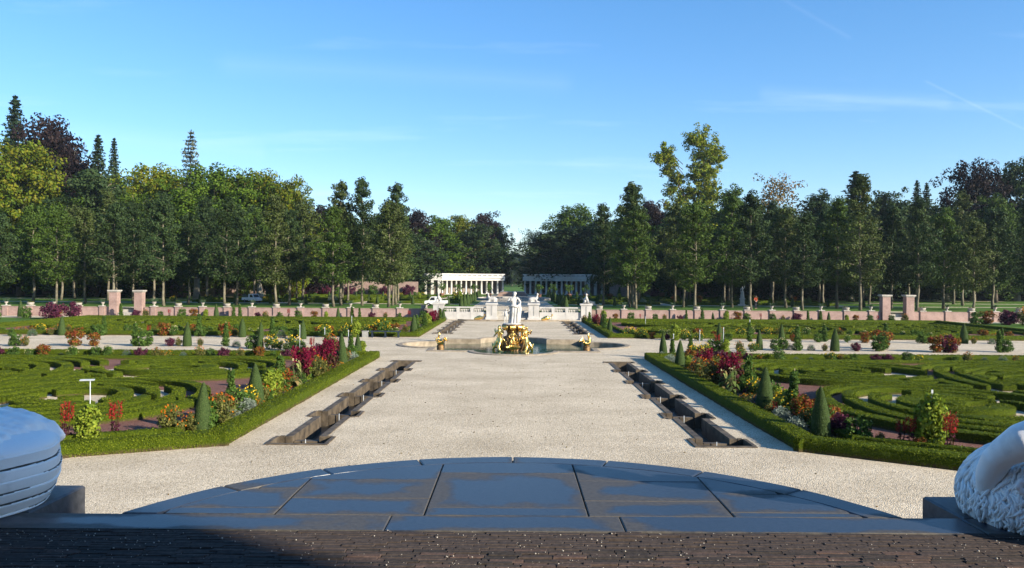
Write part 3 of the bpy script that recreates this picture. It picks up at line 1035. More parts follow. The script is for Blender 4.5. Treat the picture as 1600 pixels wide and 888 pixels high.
P0, P1 = lobed_fix(0.0), lobed_fix(0.42)
n = len(P0)
WL = -0.30
i = np.arange(n)
j = (i + 1) % n
for a, b in [(k * 23, min(k * 23 + 21, n - 1)) for k in range(4)] + [(k * 23 + 21, k * 23 + 23) for k in range(4)]:
    ii = [q % n for q in range(a, b + 1)]
    m_n = len(ii)
    mb = MB()
    A, B = P0[ii], P1[ii]
    mid_i, mid_o = A + (B - A) * .12, A + (B - A) * .88
    V = np.r_[np.c_[A, np.full(m_n, -1.0)], np.c_[A, np.full(m_n, .02)], np.c_[mid_i, np.full(m_n, .06)], np.c_[mid_o, np.full(m_n, .06)], np.c_[B, np.full(m_n, .03)], np.c_[B, np.full(m_n, -.1)]]
    q = np.arange(m_n - 1)
    mb.add(V, np.concatenate([np.c_[k * m_n + q + 1, k * m_n + q, (k + 1) * m_n + q, (k + 1) * m_n + q + 1] for k in range(5)]))
    mb.build('kerb', mt['kerb'], ftn)
mb = MB()
mb.add(np.c_[P0 * 1.002, np.full(n, WL)], i[None, :])
mb.build('water', mt['water'], ftn)
mb = MB()
mb.prism(P0 * 1.0, -1.2, -1.0)
mb.build('basin_floor', mt['wetfloor'], ftn)
# gravel round the basin
Pg = lobed_fix(0.40)
dirs = Pg / np.linalg.norm(Pg, axis=1, keepdims=True)
Pr = dirs * (8.2 / np.maximum(np.abs(dirs[:, 0]), np.abs(dirs[:, 1])))[:, None]
mb = MB()
mb.add(np.r_[np.c_[Pg, np.zeros(n)], np.c_[Pr, np.zeros(n)]], np.c_[i, j, j + n, i + n][:, ::-1])
for cx_, cy_ in ((1, 1), (-1, 1), (-1, -1), (1, -1)):
    k = np.argmin(np.abs(Pr - np.array([cx_ * 8.2, cy_ * 8.2])).sum(1))
    nb = [k, (k + 1) % n] if (abs(Pr[(k + 1) % n][0] - Pr[k][0]) > .01 and abs(Pr[(k + 1) % n][1] - Pr[k][1]) > .01) else [(k - 1) % n, k]
    if abs(Pr[nb[0]][0] - Pr[nb[1]][0]) > .01 and abs(Pr[nb[0]][1] - Pr[nb[1]][1]) > .01:
        mb.add([(*Pr[nb[0]], 0), (*Pr[nb[1]], 0), (cx_ * 8.2, cy_ * 8.2, 0)], [(0, 1, 2)])
o = mb.build('gravel_ground', mt['gravel'], None, (FX, FY, 0))
for p in o.data.polygons:
    pass
tag(o, kind='structure')

# gilded group carrying the marble Venus
grp = thing('gilded_fountain_group', 'gilded base of tritons, shells and reeds standing in the fountain water', 'sculpture', (FX - .05, FY - .3, WL))
mb = MB()
g = np.random.default_rng(5)
mb.tube([(0, 0, -.5), (0, 0, .1), (0, 0, .45), (0, 0, .8), (0, 0, 1.15), (0, 0, 1.4), (0, 0, 1.62), (0, 0, 1.74)], [1.0, .85, .62, .46, .38, .5, .75, .7], 20)
for k in range(14):
    a = g.uniform(0, 6.3)
    z = g.uniform(0, .9)
    r = .8 - .38 * z
    mb.ball((r * math.cos(a), r * math.sin(a), z), g.uniform(.14, .26, 3), 8, 6)
blob('rock', mb, mt['gilt_dark'], grp, .05, 2, .06, .2)
mb = MB()   # ribbed shell bowls under the statue
for k in range(8):
    a = k * math.pi / 4 + math.pi / 2
    c = (.66 * math.cos(a), .66 * math.sin(a), 1.50)
    for q in range(7):
        t = -.9 + q * .3
        mb.tube([(c[0] * .8, c[1] * .8, 1.30), (c[0] + .17 * math.sin(t) * -math.sin(a), c[1] + .17 * math.sin(t) * math.cos(a), 1.42), (c[0] * 1.1 + .20 * math.sin(t) * -math.sin(a), c[1] * 1.1 + .20 * math.sin(t) * math.cos(a), 1.66)], [.02, .045, .02], 6)
mb.build('shell', mt['gold'], grp)
for k in range(4):
    a = -math.pi / 2 + (k - .5) * math.pi / 2 - (0.12 if k == 0 else -0.12)
    cx, cy = 1.12 * math.cos(a), 1.12 * math.sin(a)
    J = dict(pelvis=(0, 0, .62, (.15, .12)), belly=(0, .02, .80, (.13, .10)), chest=(0, .03, 1.06, (.17, .12)), neck=(0, 0, 1.24, .06), chin=(0, -.03, 1.34, .085), crown=(0, -.02, 1.45, .09),
             shl=(-.2, .03, 1.14, .07), ell=(-.36, -.02, .95, .055), wrl=(-.25, -.2, .86, .042), hal=(-.18, -.27, .88, .038),
             shr=(.2, .03, 1.14, .07), elr=(.34, -.06, 1.0, .055), wrr=(.22, -.2, 1.16, .042), har=(.14, -.24, 1.24, .038),
             hil=(-.13, -.06, .5, .115), knl=(-.2, -.22, .26, .10), anl=(-.32, -.2, .02, .08), tol=(-.52, -.05, -.05, .06),
             hir=(.13, -.06, .5, .115), knr=(.2, -.22, .26, .10), anr=(.32, -.2, .02, .08), tor=(.52, -.05, -.05, .06))
    skin_figure('triton', J, BONES, mt['gold'], grp, loc=(cx, cy, .0), rz=a + math.pi / 2, sc=1.12)
for a in (-math.pi / 2, math.pi / 2):   # small gilded child on the front and back shells
    skin_figure('gilded_child', J, BONES, mt['gold'], grp, loc=(.85 * math.cos(a), .85 * math.sin(a), .28), rz=a + math.pi / 2, sc=.72)
mb = MB()   # reeds and leaves
for k in range(70):
    a = g.uniform(0, 2 * math.pi)
    r0_ = g.uniform(.45, 1.0)
    h_ = g.uniform(.5, 1.1)
    lean = g.uniform(.15, .5)
    p0 = np.array([r0_ * math.cos(a), r0_ * math.sin(a), .0])
    pts = [p0, p0 + [lean * .25 * math.cos(a), lean * .25 * math.sin(a), h_ * .6], p0 + [lean * math.cos(a), lean * math.sin(a), h_]]
    mb.tube(pts, [.03, .04, .004], 5)
mb.build('reeds', mt['gold'], grp)
mb = MB()   # scallop at the front and scrolls at the waterline
for a in (-math.pi / 2, 0, math.pi / 2, math.pi):
    for q in range(9):
        t = -1 + q * .25
        c = np.array([1.0 * math.cos(a), 1.0 * math.sin(a), .12])
        s_ = np.array([-math.sin(a), math.cos(a), 0])
        o_ = np.array([math.cos(a), math.sin(a), 0])
        mb.tube([c, c + s_ * .32 * t + o_ * .22 + [0, 0, .12], c + s_ * .46 * t + o_ * .38 + [0, 0, .33 - .12 * t * t]], [.03, .055, .03], 6)
mb.build('scallop', mt['gold'], grp)

ven = thing('venus_statue', 'white marble statue of a draped standing woman with small child above the gilded base', 'statue', (FX - .02, FY - .3, WL + 1.74), 0, None, 1.22)
ven.scale = (1.42, 1.35, 1.22)
skin_figure('figure', body(pelvis=(.03, 0, .95, (.155, .12)), elr=(.33, .02, 1.17, .05), wrr=(.26, -.1, 1.0, .036), har=(.2, -.15, .95, .032), ell=(-.26, -.05, 1.2, .05), wrl=(-.13, -.2, 1.28, .036), hal=(-.07, -.22, 1.33, .032), chin=(.05, -.04, 1.58, .075), crown=(.06, -.03, 1.68, .09)), BONES, mt['marble'], ven)
mb = MB()
folds(mb, [(.25, 0), (.24, .2), (.22, .45), (.215, .7), (.21, .88), (.18, 1.0), (.10, 1.04)], (.02, 0, 0), 8, .2, 72, 4)
mb.tube([(-.2, -.02, .95), (-.05, -.18, 1.0), (.15, -.16, .95), (.27, -.02, 1.05), (.3, .1, 1.2)], [.05, .06, .06, .05, .04], 8)
mb.tube([(.28, .05, 1.15), (.30, .03, .8), (.27, .0, .4), (.24, -.02, .02)], [.06, .085, .08, .09], 8)
mb.tube([(.22, -.12, .9), (.2, -.16, .5), (.17, -.17, .02)], [.03, .045, .05], 6)
mb.build('drapery', mt['marble'], ven)
mb = MB()
mb.ball((.055, .02, 1.665), (.095, .10, .10), 12, 8)
mb.ball((.06, .12, 1.66), (.05, .05, .045), 10, 7)
mb.build('hair', mt['marble'], ven)
skin_figure('child', body(wrl=(-.3, -.1, 1.0, .04), ell=(-.3, -.02, 1.2, .05), elr=(.32, .0, 1.5, .055), wrr=(.42, .02, 1.7, .045), har=(.46, .02, 1.8, .04), crown=(.03, -.02, 1.72, .13), chin=(.03, -.03, 1.58, .12), belly=(.01, -.03, 1.1, .16)), BONES, mt['marble'], ven, loc=(-.36, -.08, 0), sc=.48)
mb = MB(); mb.lathe([(.42, -.12), (.44, 0), (.40, .04), (.01, .05)], (-.05, 0, 0), 20); mb.build('base', mt['marble'], ven)


def gilded_swan(loc, rz, label):
    T = thing('gilded_swan', label, 'sculpture', loc, rz, 'gilded swans at the basin corners', .8)
    mb = MB()
    mb.ball((0, 0, .36), (.30, .42, .28), 16, 10)
    mb.tube([(0, -.3, .45), (0, -.48, .62), (0, -.42, .82), (0, -.28, .98), (0, -.34, 1.12), (0, -.46, 1.14)], [.14, .10, .075, .065, .07, .05], 10)
    mb.tube([(0, -.46, 1.14), (0, -.60, 1.08)], [.045, .012], 8)
    mb.tube([(0, .3, .4), (0, .6, .5)], [.15, .02], 8)
    blob('body', mb, mt['gold'], T, .03, 3)
    for s in (-1, 1):
        mb = MB()
        for q in range(7):
            t = q / 6
            mb.tube([(s * .22, -.2 + .1 * t, .45), (s * (.36 + .08 * t), -.05 + .2 * t, .66 - .1 * t), (s * (.34 + .16 * t), .16 + .34 * t, .82 - .36 * t)], [.05, .055, .012], 6)
        mb.build('wing', mt['gold'], T)
    mb = MB(); mb.lathe([(.34, -.55), (.30, .05), (.26, .16), (.01, .18)], (0, 0, 0), 14); mb.build('pedestal', mt['gilt_dark'], T)
    return T


gilded_swan((FX - 4.75, FY - 1.6, 0.0), R(205), 'gilded swan on the basin edge, neck turned towards the shaded hedge bench')
gilded_swan((FX + 4.75, FY - 1.6, 0.0), R(150), 'gilded swan spreading wings on the basin edge opposite the bench')
# long shallow basin with two gilded dolphins at the foot of the balustrade
T = thing('wall_basin', 'shallow stone basin lying in front of the white balustrade', 'basin', (0, 85.6, 0))
mb = MB()
t = np.linspace(math.pi, 2 * math.pi, 40)
A = np.c_[6.0 * np.cos(t), 1.5 * np.sin(t)]
B = np.c_[5.6 * np.cos(t), 1.2 * np.sin(t)]
q = np.arange(39)
V = np.r_[np.c_[A, np.zeros(40)], np.c_[A, np.full(40, .14)], np.c_[B, np.full(40, .14)], np.c_[B, np.zeros(40)]]
mb.add(V, np.concatenate([np.c_[k * 40 + q, k * 40 + q + 1, (k + 1) * 40 + q + 1, (k + 1) * 40 + q] for k in range(3)]))
mb.build('kerb', mt['kerb'], T)
mb = MB(); mb.add(np.c_[B, np.full(40, .03)], np.arange(40)[None, :]); mb.build('water', mt['water_dark'], T)
for sx in (-1, 1):
    T = thing('gilded_dolphin', 'small gilded dolphin spout on the wall basin', 'sculpture', (sx * 3.55, 84.5, .08), sx * .3, 'gilded dolphins of the wall basin')
    mb = MB()
    mb.tube([(-.55, 0, .15), (-.3, 0, .22), (0, 0, .3), (.3, 0, .28), (.5, -.05, .5)], [.12, .22, .24, .12, .04], 10)
    mb.ball((-.5, 0, .16), (.2, .16, .16), 10, 7)
    blob('body', mb, mt['gold'], T, .04, 2)
    mb = MB(); mb.box((.52, -.05, .58), (.06, .34, .2)); mb.build('tail', mt['gold'], T)

# ------------------------------------------------------------ white balustrade with sphinx piers
BY = 88.0
pier_mb = MB()
pier_mb.bbox((0, 0, .12), (1.36, 1.0, .24), .03)
pier_mb.bb(-.58, .58, -.42, .42, .24, 1.62)
pier_mb.bbox((0, 0, 1.71), (1.36, 1.0, .2), .05)
pm = pier_mb.mesh('pier_body', mt['white'])
sm = MB()
sm.bbox((0, 0, .06), (1.05, .6, .12), .02)
sm.ball((.22, 0, .30), (.30, .24, .22), 12, 8)
sm.tube([(.2, 0, .34), (-.15, 0, .36), (-.28, 0, .5), (-.30, 0, .66)], [.22, .19, .13, .07], 12)
sm.ball((-.32, 0, .78), (.10, .10, .13), 10, 8)
for s in (-.14, .14):
    sm.tube([(-.2, s, .3), (-.3, s, .16), (-.5, s, .15)], [.08, .06, .05], 8)
sphinx_me = None
for kx, (x, nm) in enumerate([(-8.25, 'end'), (-2.42, 'mid'), (2.2, 'mid'), (7.95, 'end')]):
    T = thing('sphinx_pier', 'white stone pier with a small sphinx %s' % ('at the steps through the white balustrade' if nm == 'mid' else 'where the white balustrade meets the brick wall'), 'pier', (x, BY, 0), 0, 'sphinx piers of the balustrade')
    o = bpy.data.objects.new('pier_body', pm); put(o, T)
    mb = MB(); mb.V, mb.B, mb.n = sm.V, sm.B, sm.n
    o = blob('sphinx', mb, mt['white'], T, .045, 2)
    o.scale = (1.25, 1.25, 1.25)
    o.location = (0, 0, 1.81)
    o.rotation_euler = (0, 0, 0 if x < 0 else math.pi)
    if nm == 'end':
        o.rotation_euler = (0, 0, math.pi / 2)
    mb = MB(); mb.bb(-.05, .05, -.445, -.40, .45, 1.5); mb.build('grey_strip', mt['grey_box'], T)  # grey strip laid on the pier face, not cut into it
bal = MB()
bal.lathe([(.05, 0), (.06, .03), (.04, .07), (.062, .18), (.064, .24), (.035, .40), (.05, .44), (.045, .47)], (0, 0, 0), 8)
balm = bal.mesh('baluster', mt['white'])
for sx, xa, xb in ((-1, -7.64, -3.05), (1, 2.83, 7.34)):
    T = thing('balustrade', 'white stone balustrade of turned balusters above a plain base between sphinx piers', 'balustrade', ((xa + xb) / 2, BY, 0), 0, 'white balustrades flanking the steps')
    hw = (xb - xa) / 2
    mb = MB(); mb.bb(-hw, hw, -.22, .22, 0, .78); mb.build('base', mt['white'], T)
    mb = MB(); mb.bbox((0, 0, 1.32), (2 * hw, .42, .14), .03); mb.build('rail', mt['white'], T)
    mb = MB(); mb.bbox((0, 0, .80), (2 * hw, .46, .05), .01); mb.build('plinth_course', mt['white'], T)
    for k in range(1, 3):
        mb = MB(); mb.bb(-.17, .17, -.24, .24, 0.0, 1.26); mb.build('post', mt['white'], T, (-hw + k * 2 * hw / 3, 0, 0))
    for k in range(3):
        for q in range(6):
            x = -hw + k * 2 * hw / 3 + .30 + q * (2 * hw / 3 - .60) / 5
            o = bpy.data.objects.new('baluster', balm); put(o, T); o.location = (x, 0, .80)
for xa, xb in ((-8.9, -2.0), (1.8, 8.6)):
    mb = MB(); mb.bb(xa, xb, BY + .3, 90.2, 0, UP - .006)
    tag(mb.build('raised_platform', mt['lawn']), kind='structure')
T = thing('balustrade_steps', 'white stone steps rising between the sphinx piers', 'steps', (0, 0, 0))
for k in range(5):
    mb = MB(); mb.bbox((-.1, BY - .2 + k * .42 + .3, (k + 1) * .09), (3.8, .6, (k + 1) * .18), .015); mb.build('step', mt['coping'], T)

# ------------------------------------------------------------ pink brick wall with piers, urns and gate piers
WY = 90.0


def agave(T):
    mb = MB()
    for k in range(18):
        a = k * 2.4
        e = .25 + .6 * (k % 3) / 2
        L = .52
        mb.tube([(0, 0, .42), (.25 * L * math.cos(a) * 1.2, .25 * L * math.sin(a) * 1.2, .42 + L * .6 * e + .1), (L * math.cos(a), L * math.sin(a), .42 + L * e)], [.03, .035, .004], 4)
    return mb.build('leaves', mt['f_bluegreen'], T)


urn0 = None
tr0 = None


def urn(loc):
    global urn0
    lab = 'pale footed urn holding a spiky agave on a brick wall pier'
    if urn0 is None:
        urn0 = thing('agave_urn', lab, 'urn', loc, 0, 'agave urns on the brick wall')
        mb = MB(); mb.lathe([(.16, 0), (.17, .05), (.07, .10), (.09, .18), (.22, .30), (.24, .42), (.28, .46), (.24, .46), (.02, .43)], (0, 0, 0), 14); mb.build('pot', mt['coping'], urn0)
        agave(urn0)
        return urn0
    c = copy_tree(urn0)
    c.location = loc
    c.rotation_euler = (0, 0, random.uniform(0, 6))
    c.scale = (.8, .8, .85)
    return c


def trough(loc):
    global tr0
    lab = 'low stone basket of trailing plants on a brick wall pier'
    if tr0 is None:
        tr0 = thing('plant_basket', lab, 'planter', loc, 0, 'plant baskets on the brick wall')
        mb = MB(); mb.lathe([(.24, 0), (.34, .05), (.38, .26), (.40, .30), (.33, .30), (.02, .27)], (0, 0, 0), 14); mb.build('basket', mt['coping'], tr0)
        mb = MB()
        P = rng.normal(size=(160, 3)); P /= np.linalg.norm(P, axis=1, keepdims=True)
        P = P * [.34, .34, .14] + [0, 0, .30]
        mb.cards(P, None, .1, .6); mb.build('foliage', mt['f_olive'], tr0)
        return tr0
    c = copy_tree(tr0)
    c.location = loc
    return c


def brick_wall(label, piers, x0, x1, first):
    T = thing('brick_wall', label, 'wall', ((x0 + x1) / 2, WY, 0), 0, 'low brick walls closing the sunken garden')
    cx = (x0 + x1) / 2
    edges = [x0] + piers + [x1]
    for a, b in zip(edges, edges[1:]):
        la = a + (.29 if a in piers else 0)
        lb = b - (.29 if b in piers else 0)
        if lb - la < .1:
            continue
        mb = MB(); mb.bb(la, lb, -.15, .15, 0, 1.0); mb.build('wall_panel', mt['brick'], T, (-cx, 0, 0))
        mb = MB(); mb.bbox(((la + lb) / 2, 0, 1.03), (lb - la, .36, .07), .015); mb.build('coping', mt['brick_far'], T, (-cx, 0, 0))
    for k, x in enumerate(piers):
        mb = MB(); mb.bb(-.29, .29, -.26, .26, 0, 1.10); mb.build('pier', mt['brick'], T, (x - cx, 0, 0))
        mb = MB(); mb.bbox((0, 0, 1.14), (.72, .64, .09), .02); mb.build('pier_cap', mt['coping'], T, (x - cx, 0, 0))
        (urn if (k + first) % 2 == 0 else trough)((x, WY, 1.185))


K = WY / F
brick_wall('low pink brick wall with urns between sphinx pier and gate, on the bench side', [(p - 803) * K for p in (241, 279, 317, 355, 394, 432, 470, 509, 548, 587, 625, 663)], (227 - 803) * K, -8.9, 0)
brick_wall('low pink brick wall with urns beyond the gate, on the bench side', [(p - 803) * K for p in (-28, 10, 48, 85, 123, 161)], -61.8, (172 - 803) * K, 1)
brick_wall('low pink brick wall with urns between sphinx pier and gate, on the statue side', [(p - 803) * K for p in (937, 975, 1013, 1051, 1089, 1129, 1167, 1206, 1244, 1283, 1322, 1361)], 8.6, (1376 - 803) * K, 1)
brick_wall('low pink brick wall with urns beyond the gate, on the statue side', [(p - 803) * K for p in (1441, 1480, 1518, 1555, 1593, 1632)], (1427 - 803) * K, 61.8, 1)
for p, side in ((179.5, 0), (218.5, 0), (1383, 1), (1420, 1)):
    T = thing('gate_pier', 'tall pink brick gate pier with flat pale cap, %s the balustrade, %s side' % ('nearer' if 200 < p < 1400 else 'farther from', ('bench', 'statue')[side]), 'pier', ((p - 803) * K, WY, 0), 0, 'tall gate piers in the brick wall')
    mb = MB(); mb.bb(-.44, .44, -.42, .42, 0, 2.72); mb.build('shaft', mt['brick'], T)
    mb = MB(); mb.bbox((0, 0, 2.76), (1.0, .96, .1), .0); mb.bbox((0, 0, 2.88), (1.16, 1.1, .14), .03); mb.build('cap', mt['coping'], T)
    if p < 200 or 1400 > p > 1300:
        mb = MB(); mb.bb(.5, 2.3, -.3, 2.5, 0, UP * .5)
        mb.bb(.5, 2.3, .2, 2.5, UP * .5, UP - .02)
        mb.build('gate_step', mt['coping'], T)

# ------------------------------------------------------------ colonnades (quarter circles round the upper garden)
CR, CC = 24.0, 165.0      # radius and centre depth
for sx in (-1, 1):
    T = thing('colonnade', 'curved white colonnade with roof balustrade, %s' % ('its pale columns in full sun' if sx < 0 else 'its columns in the shade of trees'), 'colonnade', (0, CC, UP), 0, 'curved colonnades closing the garden')
    a1, a2 = R(6.3), R(43)
    NC = 13

    def pt(a, r=CR):
        return (sx * r * math.sin(a), r * math.cos(a))

    cm = MB()
    cm.bb(-.32, .32, -.32, .32, 0, .25)
    cm.lathe([(.27, .25), (.25, .4), (.22, 3.1), (.28, 3.15), (.3, 3.25)], (0, 0, 0), 10)
    cme = cm.mesh('column', mt['limewash'])
    for k in range(NC):
        a = a1 + (a2 - a1) * k / (NC - 1)
        x, y = pt(a)
        o = bpy.data.objects.new('column', cme); put(o, T); o.location = (x, y, 0); o.rotation_euler = (0, 0, -sx * a)

    def ring(name, r0, r1, z0, z1, m, b0=a1 - R(1.2), b1=a2 + R(1.2)):
        t = np.linspace(b0, b1, 30)
        mb = MB()
        A = np.array([pt(v, r0) for v in t]); B = np.array([pt(v, r1) for v in t])
        V = np.r_[np.c_[A, np.full(30, z0)], np.c_[A, np.full(30, z1)], np.c_[B, np.full(30, z1)], np.c_[B, np.full(30, z0)]]
        q = np.arange(29)
        mb.add(V, np.concatenate([np.c_[k * 30 + q, k * 30 + q + 1, ((k + 1) % 4) * 30 + q + 1, ((k + 1) % 4) * 30 + q] for k in range(4)]))
        mb.add(V[[0, 30, 60, 90]], [(0, 1, 2, 3)]); mb.add(V[[29, 59, 89, 119]], [(3, 2, 1, 0)])
        return mb.build(name, m, T)
    ring('entablature', CR - .42, CR + .42, 3.2, 3.75, mt['limewash'])
    ring('cornice', CR - .6, CR + 4.2, 3.75, 3.92, mt['limewash'])
    ring('back_wall', CR + 3.6, CR + 3.9, 0, 3.75, mt['taupe'])
    ring('roof_rail', CR - .42, CR - .12, 4.52, 4.80, mt['limewash'])
    ring('roof_base', CR - .42, CR - .12, 3.92, 4.18, mt['limewash'])
    ring('stylobate', CR - .7, CR + 4, 0, .12, mt['coping'])
    for k in range(NC):
        a = a1 + (a2 - a1) * k / (NC - 1)
        x, y = pt(a, CR - .28)
        mb = MB(); mb.bb(-.2, .2, -.14, .14, 3.92, 4.80); mb.build('roof_post', mt['limewash'], T, (x, y, 0), -sx * a)
    bl = MB(); bl.lathe([(.05, 0), (.09, .2), (.05, .5), (.06, .56)], (0, 0, 0), 6); blm = bl.mesh('roof_baluster', mt['limewash'])
    for k in range((NC - 1) * 6):
        if k % 6 == 0:
            continue
        a = a1 + (a2 - a1) * k / ((NC - 1) * 6)
        x, y = pt(a, CR - .28)
        o = bpy.data.objects.new('roof_baluster', blm); put(o, T); o.location = (x, y, 4.06)
    # end pavilion: flat front with two wide bays, facing the garden
    ex, ey = pt(a2 + R(2))
    P = MB()
    for k in range(3):
        P.bb(-.3, .3, -.3, .3, 0, 3.25)
        break
    for k in range(3):
        o = bpy.data.objects.new('pier', P.mesh('pier', mt['limewash']) if k == 0 else o.data); put(o, T); o.location = (ex + sx * k * 1.55, ey - .2, 0)
    mb = MB(); xa, xb = sorted((ex - sx * .3, ex + sx * 3.5)); mb.bb(xa, xb, ey - .55, ey + 4, 3.25, 3.92); mb.build('pavilion_entablature', mt['limewash'], T)
    mb = MB(); mb.bb(xa, xb, ey + 3, ey + 3.3, 0, 3.25); mb.build('pavilion_wall', mt['taupe'], T)
    mb = MB(); mb.bb(xa, xb, ey - .45, ey - .2, 3.92, 4.78); mb.build('pavilion_parapet', mt['limewash'], T)

# rear boundary walls and central garden gate steps
for sx in (-1, 1):
    for xa, xb, hh, yy in ((20.6, 52, 2.9, 172.0), (52.2, 150, 2.2, 168.0)):
        mb = MB(); mb.bb(min(sx * xa, sx * xb), max(sx * xa, sx * xb), -.2, .2, 0, hh)
        o = mb.build('boundary_wall', mt['brick_far'], None, (0, yy, UP))
        tag(o, '%s old brick boundary wall under the tall trees, %s' % ('taller' if xa < 40 else 'lower', 'on the sunny side' if sx < 0 else 'in deep shade'), 'wall')
T = thing('forecourt_steps', 'red brick and stone steps seen through the gap between the colonnades', 'steps', (-.3, 168, UP))
for k in range(4):
    mb = MB(); mb.bb(-3.2 + k * .2, 3.2 - k * .2, k * .5, 8, k * .22, (k + 1) * .22 - .06, 0)
    mb.build('riser', mt['terracotta'], T)
    mb = MB(); mb.bb(-3.25 + k * .2, 3.25 - k * .2, k * .5 - .05, 8, (k + 1) * .22 - .06, (k + 1) * .22, 0)
    mb.build('tread', mt['coping'], T)

# ------------------------------------------------------------ upper garden: paths, pool
def flat(name, x0, x1, y0, y1, z, m):
    mb = MB(); mb.add([(x0, y0, z), (x1, y0, z), (x1, y1, z), (x0, y1, z)], [(0, 1, 2, 3)])
    return tag(mb.build(name, m), kind='structure')


flat('axial_path', -5.2, 5.2, 90.25, 182, UP + .004, mt['gravel'])
for k, (y0, y1) in enumerate([(91.2, 94.2), (111, 113.0), (128, 130), (146, 149), (158, 161)]):
    for sx in (-1, 1):
        flat('cross_path', min(sx * 5.21, sx * 90), max(sx * 5.21, sx * 90), y0, y1, UP + .008, mt['gravel'])
for x in (12, 22, 33, 47):
    for sx in (-1, 1):
        flat('side_path', sx * x - .9, sx * x + .9, 113.05, 158, UP + .0045, mt['gravel'])
T = thing('round_pool', 'wide dark pool on the axis of the upper garden', 'pool', (0, 138, UP))
mb = MB(); mb.lathe([(7.2, 0), (7.2, .32), (7.1, .36), (6.7, .36), (6.65, .32), (6.65, .05)], (0, 0, 0), 40, smooth=False); mb.build('rim', mt['coping'], T)
mb = MB(); a = np.arange(40) * 2 * math.pi / 40; mb.add(np.c_[6.66 * np.cos(a), 6.66 * np.sin(a), np.full(40, .2)], np.arange(40)[None, :]); mb.build('water', mt['water_dark'], T)

# ------------------------------------------------------------ box hedges
def inset(poly, d):
    """convex polygon, counter-clockwise, moved inwards by d"""
    P = [Vector(p) for p in poly]
    n = len(P)
    L = []
    for k in range(n):
        a, b = P[k], P[(k + 1) % n]
        t = (b - a).normalized()
        nn = Vector((-t.y, t.x))
        L.append((a + nn * d, t))
    out = []
    for k in range(n):
        (p, t), (q, u) = L[k - 1], L[k]
        den = t.x * u.y - t.y * u.x
        s = ((q - p).x * u.y - (q - p).y * u.x) / den
        out.append(tuple(p + t * s))
    return out


def hedge_line(parent, name, p, q, w, h, dens=60, size=.07, step=.2):
    p, q = np.array(p, float), np.array(q, float)
    L = np.linalg.norm(q - p)
    t = (q - p) / L
    nn = np.array([-t[1], t[0]])
    k = max(2, int(L / step))
    prof = [(-.5, 0), (-.51, .4), (-.49, .85), (-.40, .98), (-.15, 1.0), (.15, 1.0), (.40, .98), (.49, .85), (.51, .4), (.5, 0)]
    V = []
    wob = np.cumsum(rng.normal(0, .004, k + 1))
    wob -= np.linspace(wob[0], wob[-1], k + 1)
    for i_ in range(k + 1):
        c = p + t * L * i_ / k
        for a, b in prof:
            jx, jz = rng.normal(0, .012, 2)
            xy = c + nn * (a * w + wob[i_] + jx)
            V.append((xy[0], xy[1], b * h + (jz if b > 0 else 0)))
    m_ = len(prof)
    i_ = np.arange(m_ - 1)
    Q = np.concatenate([np.c_[r_ * m_ + i_, (r_ + 1) * m_ + i_, (r_ + 1) * m_ + i_ + 1, r_ * m_ + i_ + 1] for r_ in range(k)])
    mb = MB()
    mb.add(V, Q, 0, True)
    base = mb.n - len(V)
    mb.B.append((np.arange(m_)[None, :] + base, 0, False))
    mb.B.append((np.arange(m_)[::-1][None, :] + base + k * m_, 0, False))
    nc = int(L * (w + 2 * h) * dens)
    s_ = rng.random(nc) * L
    f = rng.random(nc) * (w + 2 * h)
    P, N = np.zeros((nc, 3)), np.zeros((nc, 3))
    top = f < w
    lt = (~top) & (f < w + h)
    rt = ~(top | lt)
    a = np.where(top, f / w - .5, np.where(lt, -.5, .5)) * w
    zz = np.where(top, h, np.where(lt, f - w, f - w - h))
    xy = p + s_[:, None] * t + a[:, None] * nn
    P[:, :2], P[:, 2] = xy, np.clip(zz, .02, None)
    N[top] = (0, 0, .7)
    N[lt] = (-nn[0], -nn[1], .2)
    N[rt] = (nn[0], nn[1], .2)
    N += rng.normal(0, .55, N.shape)
    P += N * .012
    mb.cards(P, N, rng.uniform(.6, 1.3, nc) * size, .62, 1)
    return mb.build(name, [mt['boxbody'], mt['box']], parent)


def sdf_poly(poly, X, Y):
    d = np.full(X.shape, 1e9)
    n = len(poly)
    for k in range(n):
        (ax, ay), (bx, by) = poly[k], poly[(k + 1) % n]
        tx, ty = bx - ax, by - ay
        l = math.hypot(tx, ty)
        d = np.minimum(d, (-(X - ax) * ty + (Y - ay) * tx) / l)
    return d


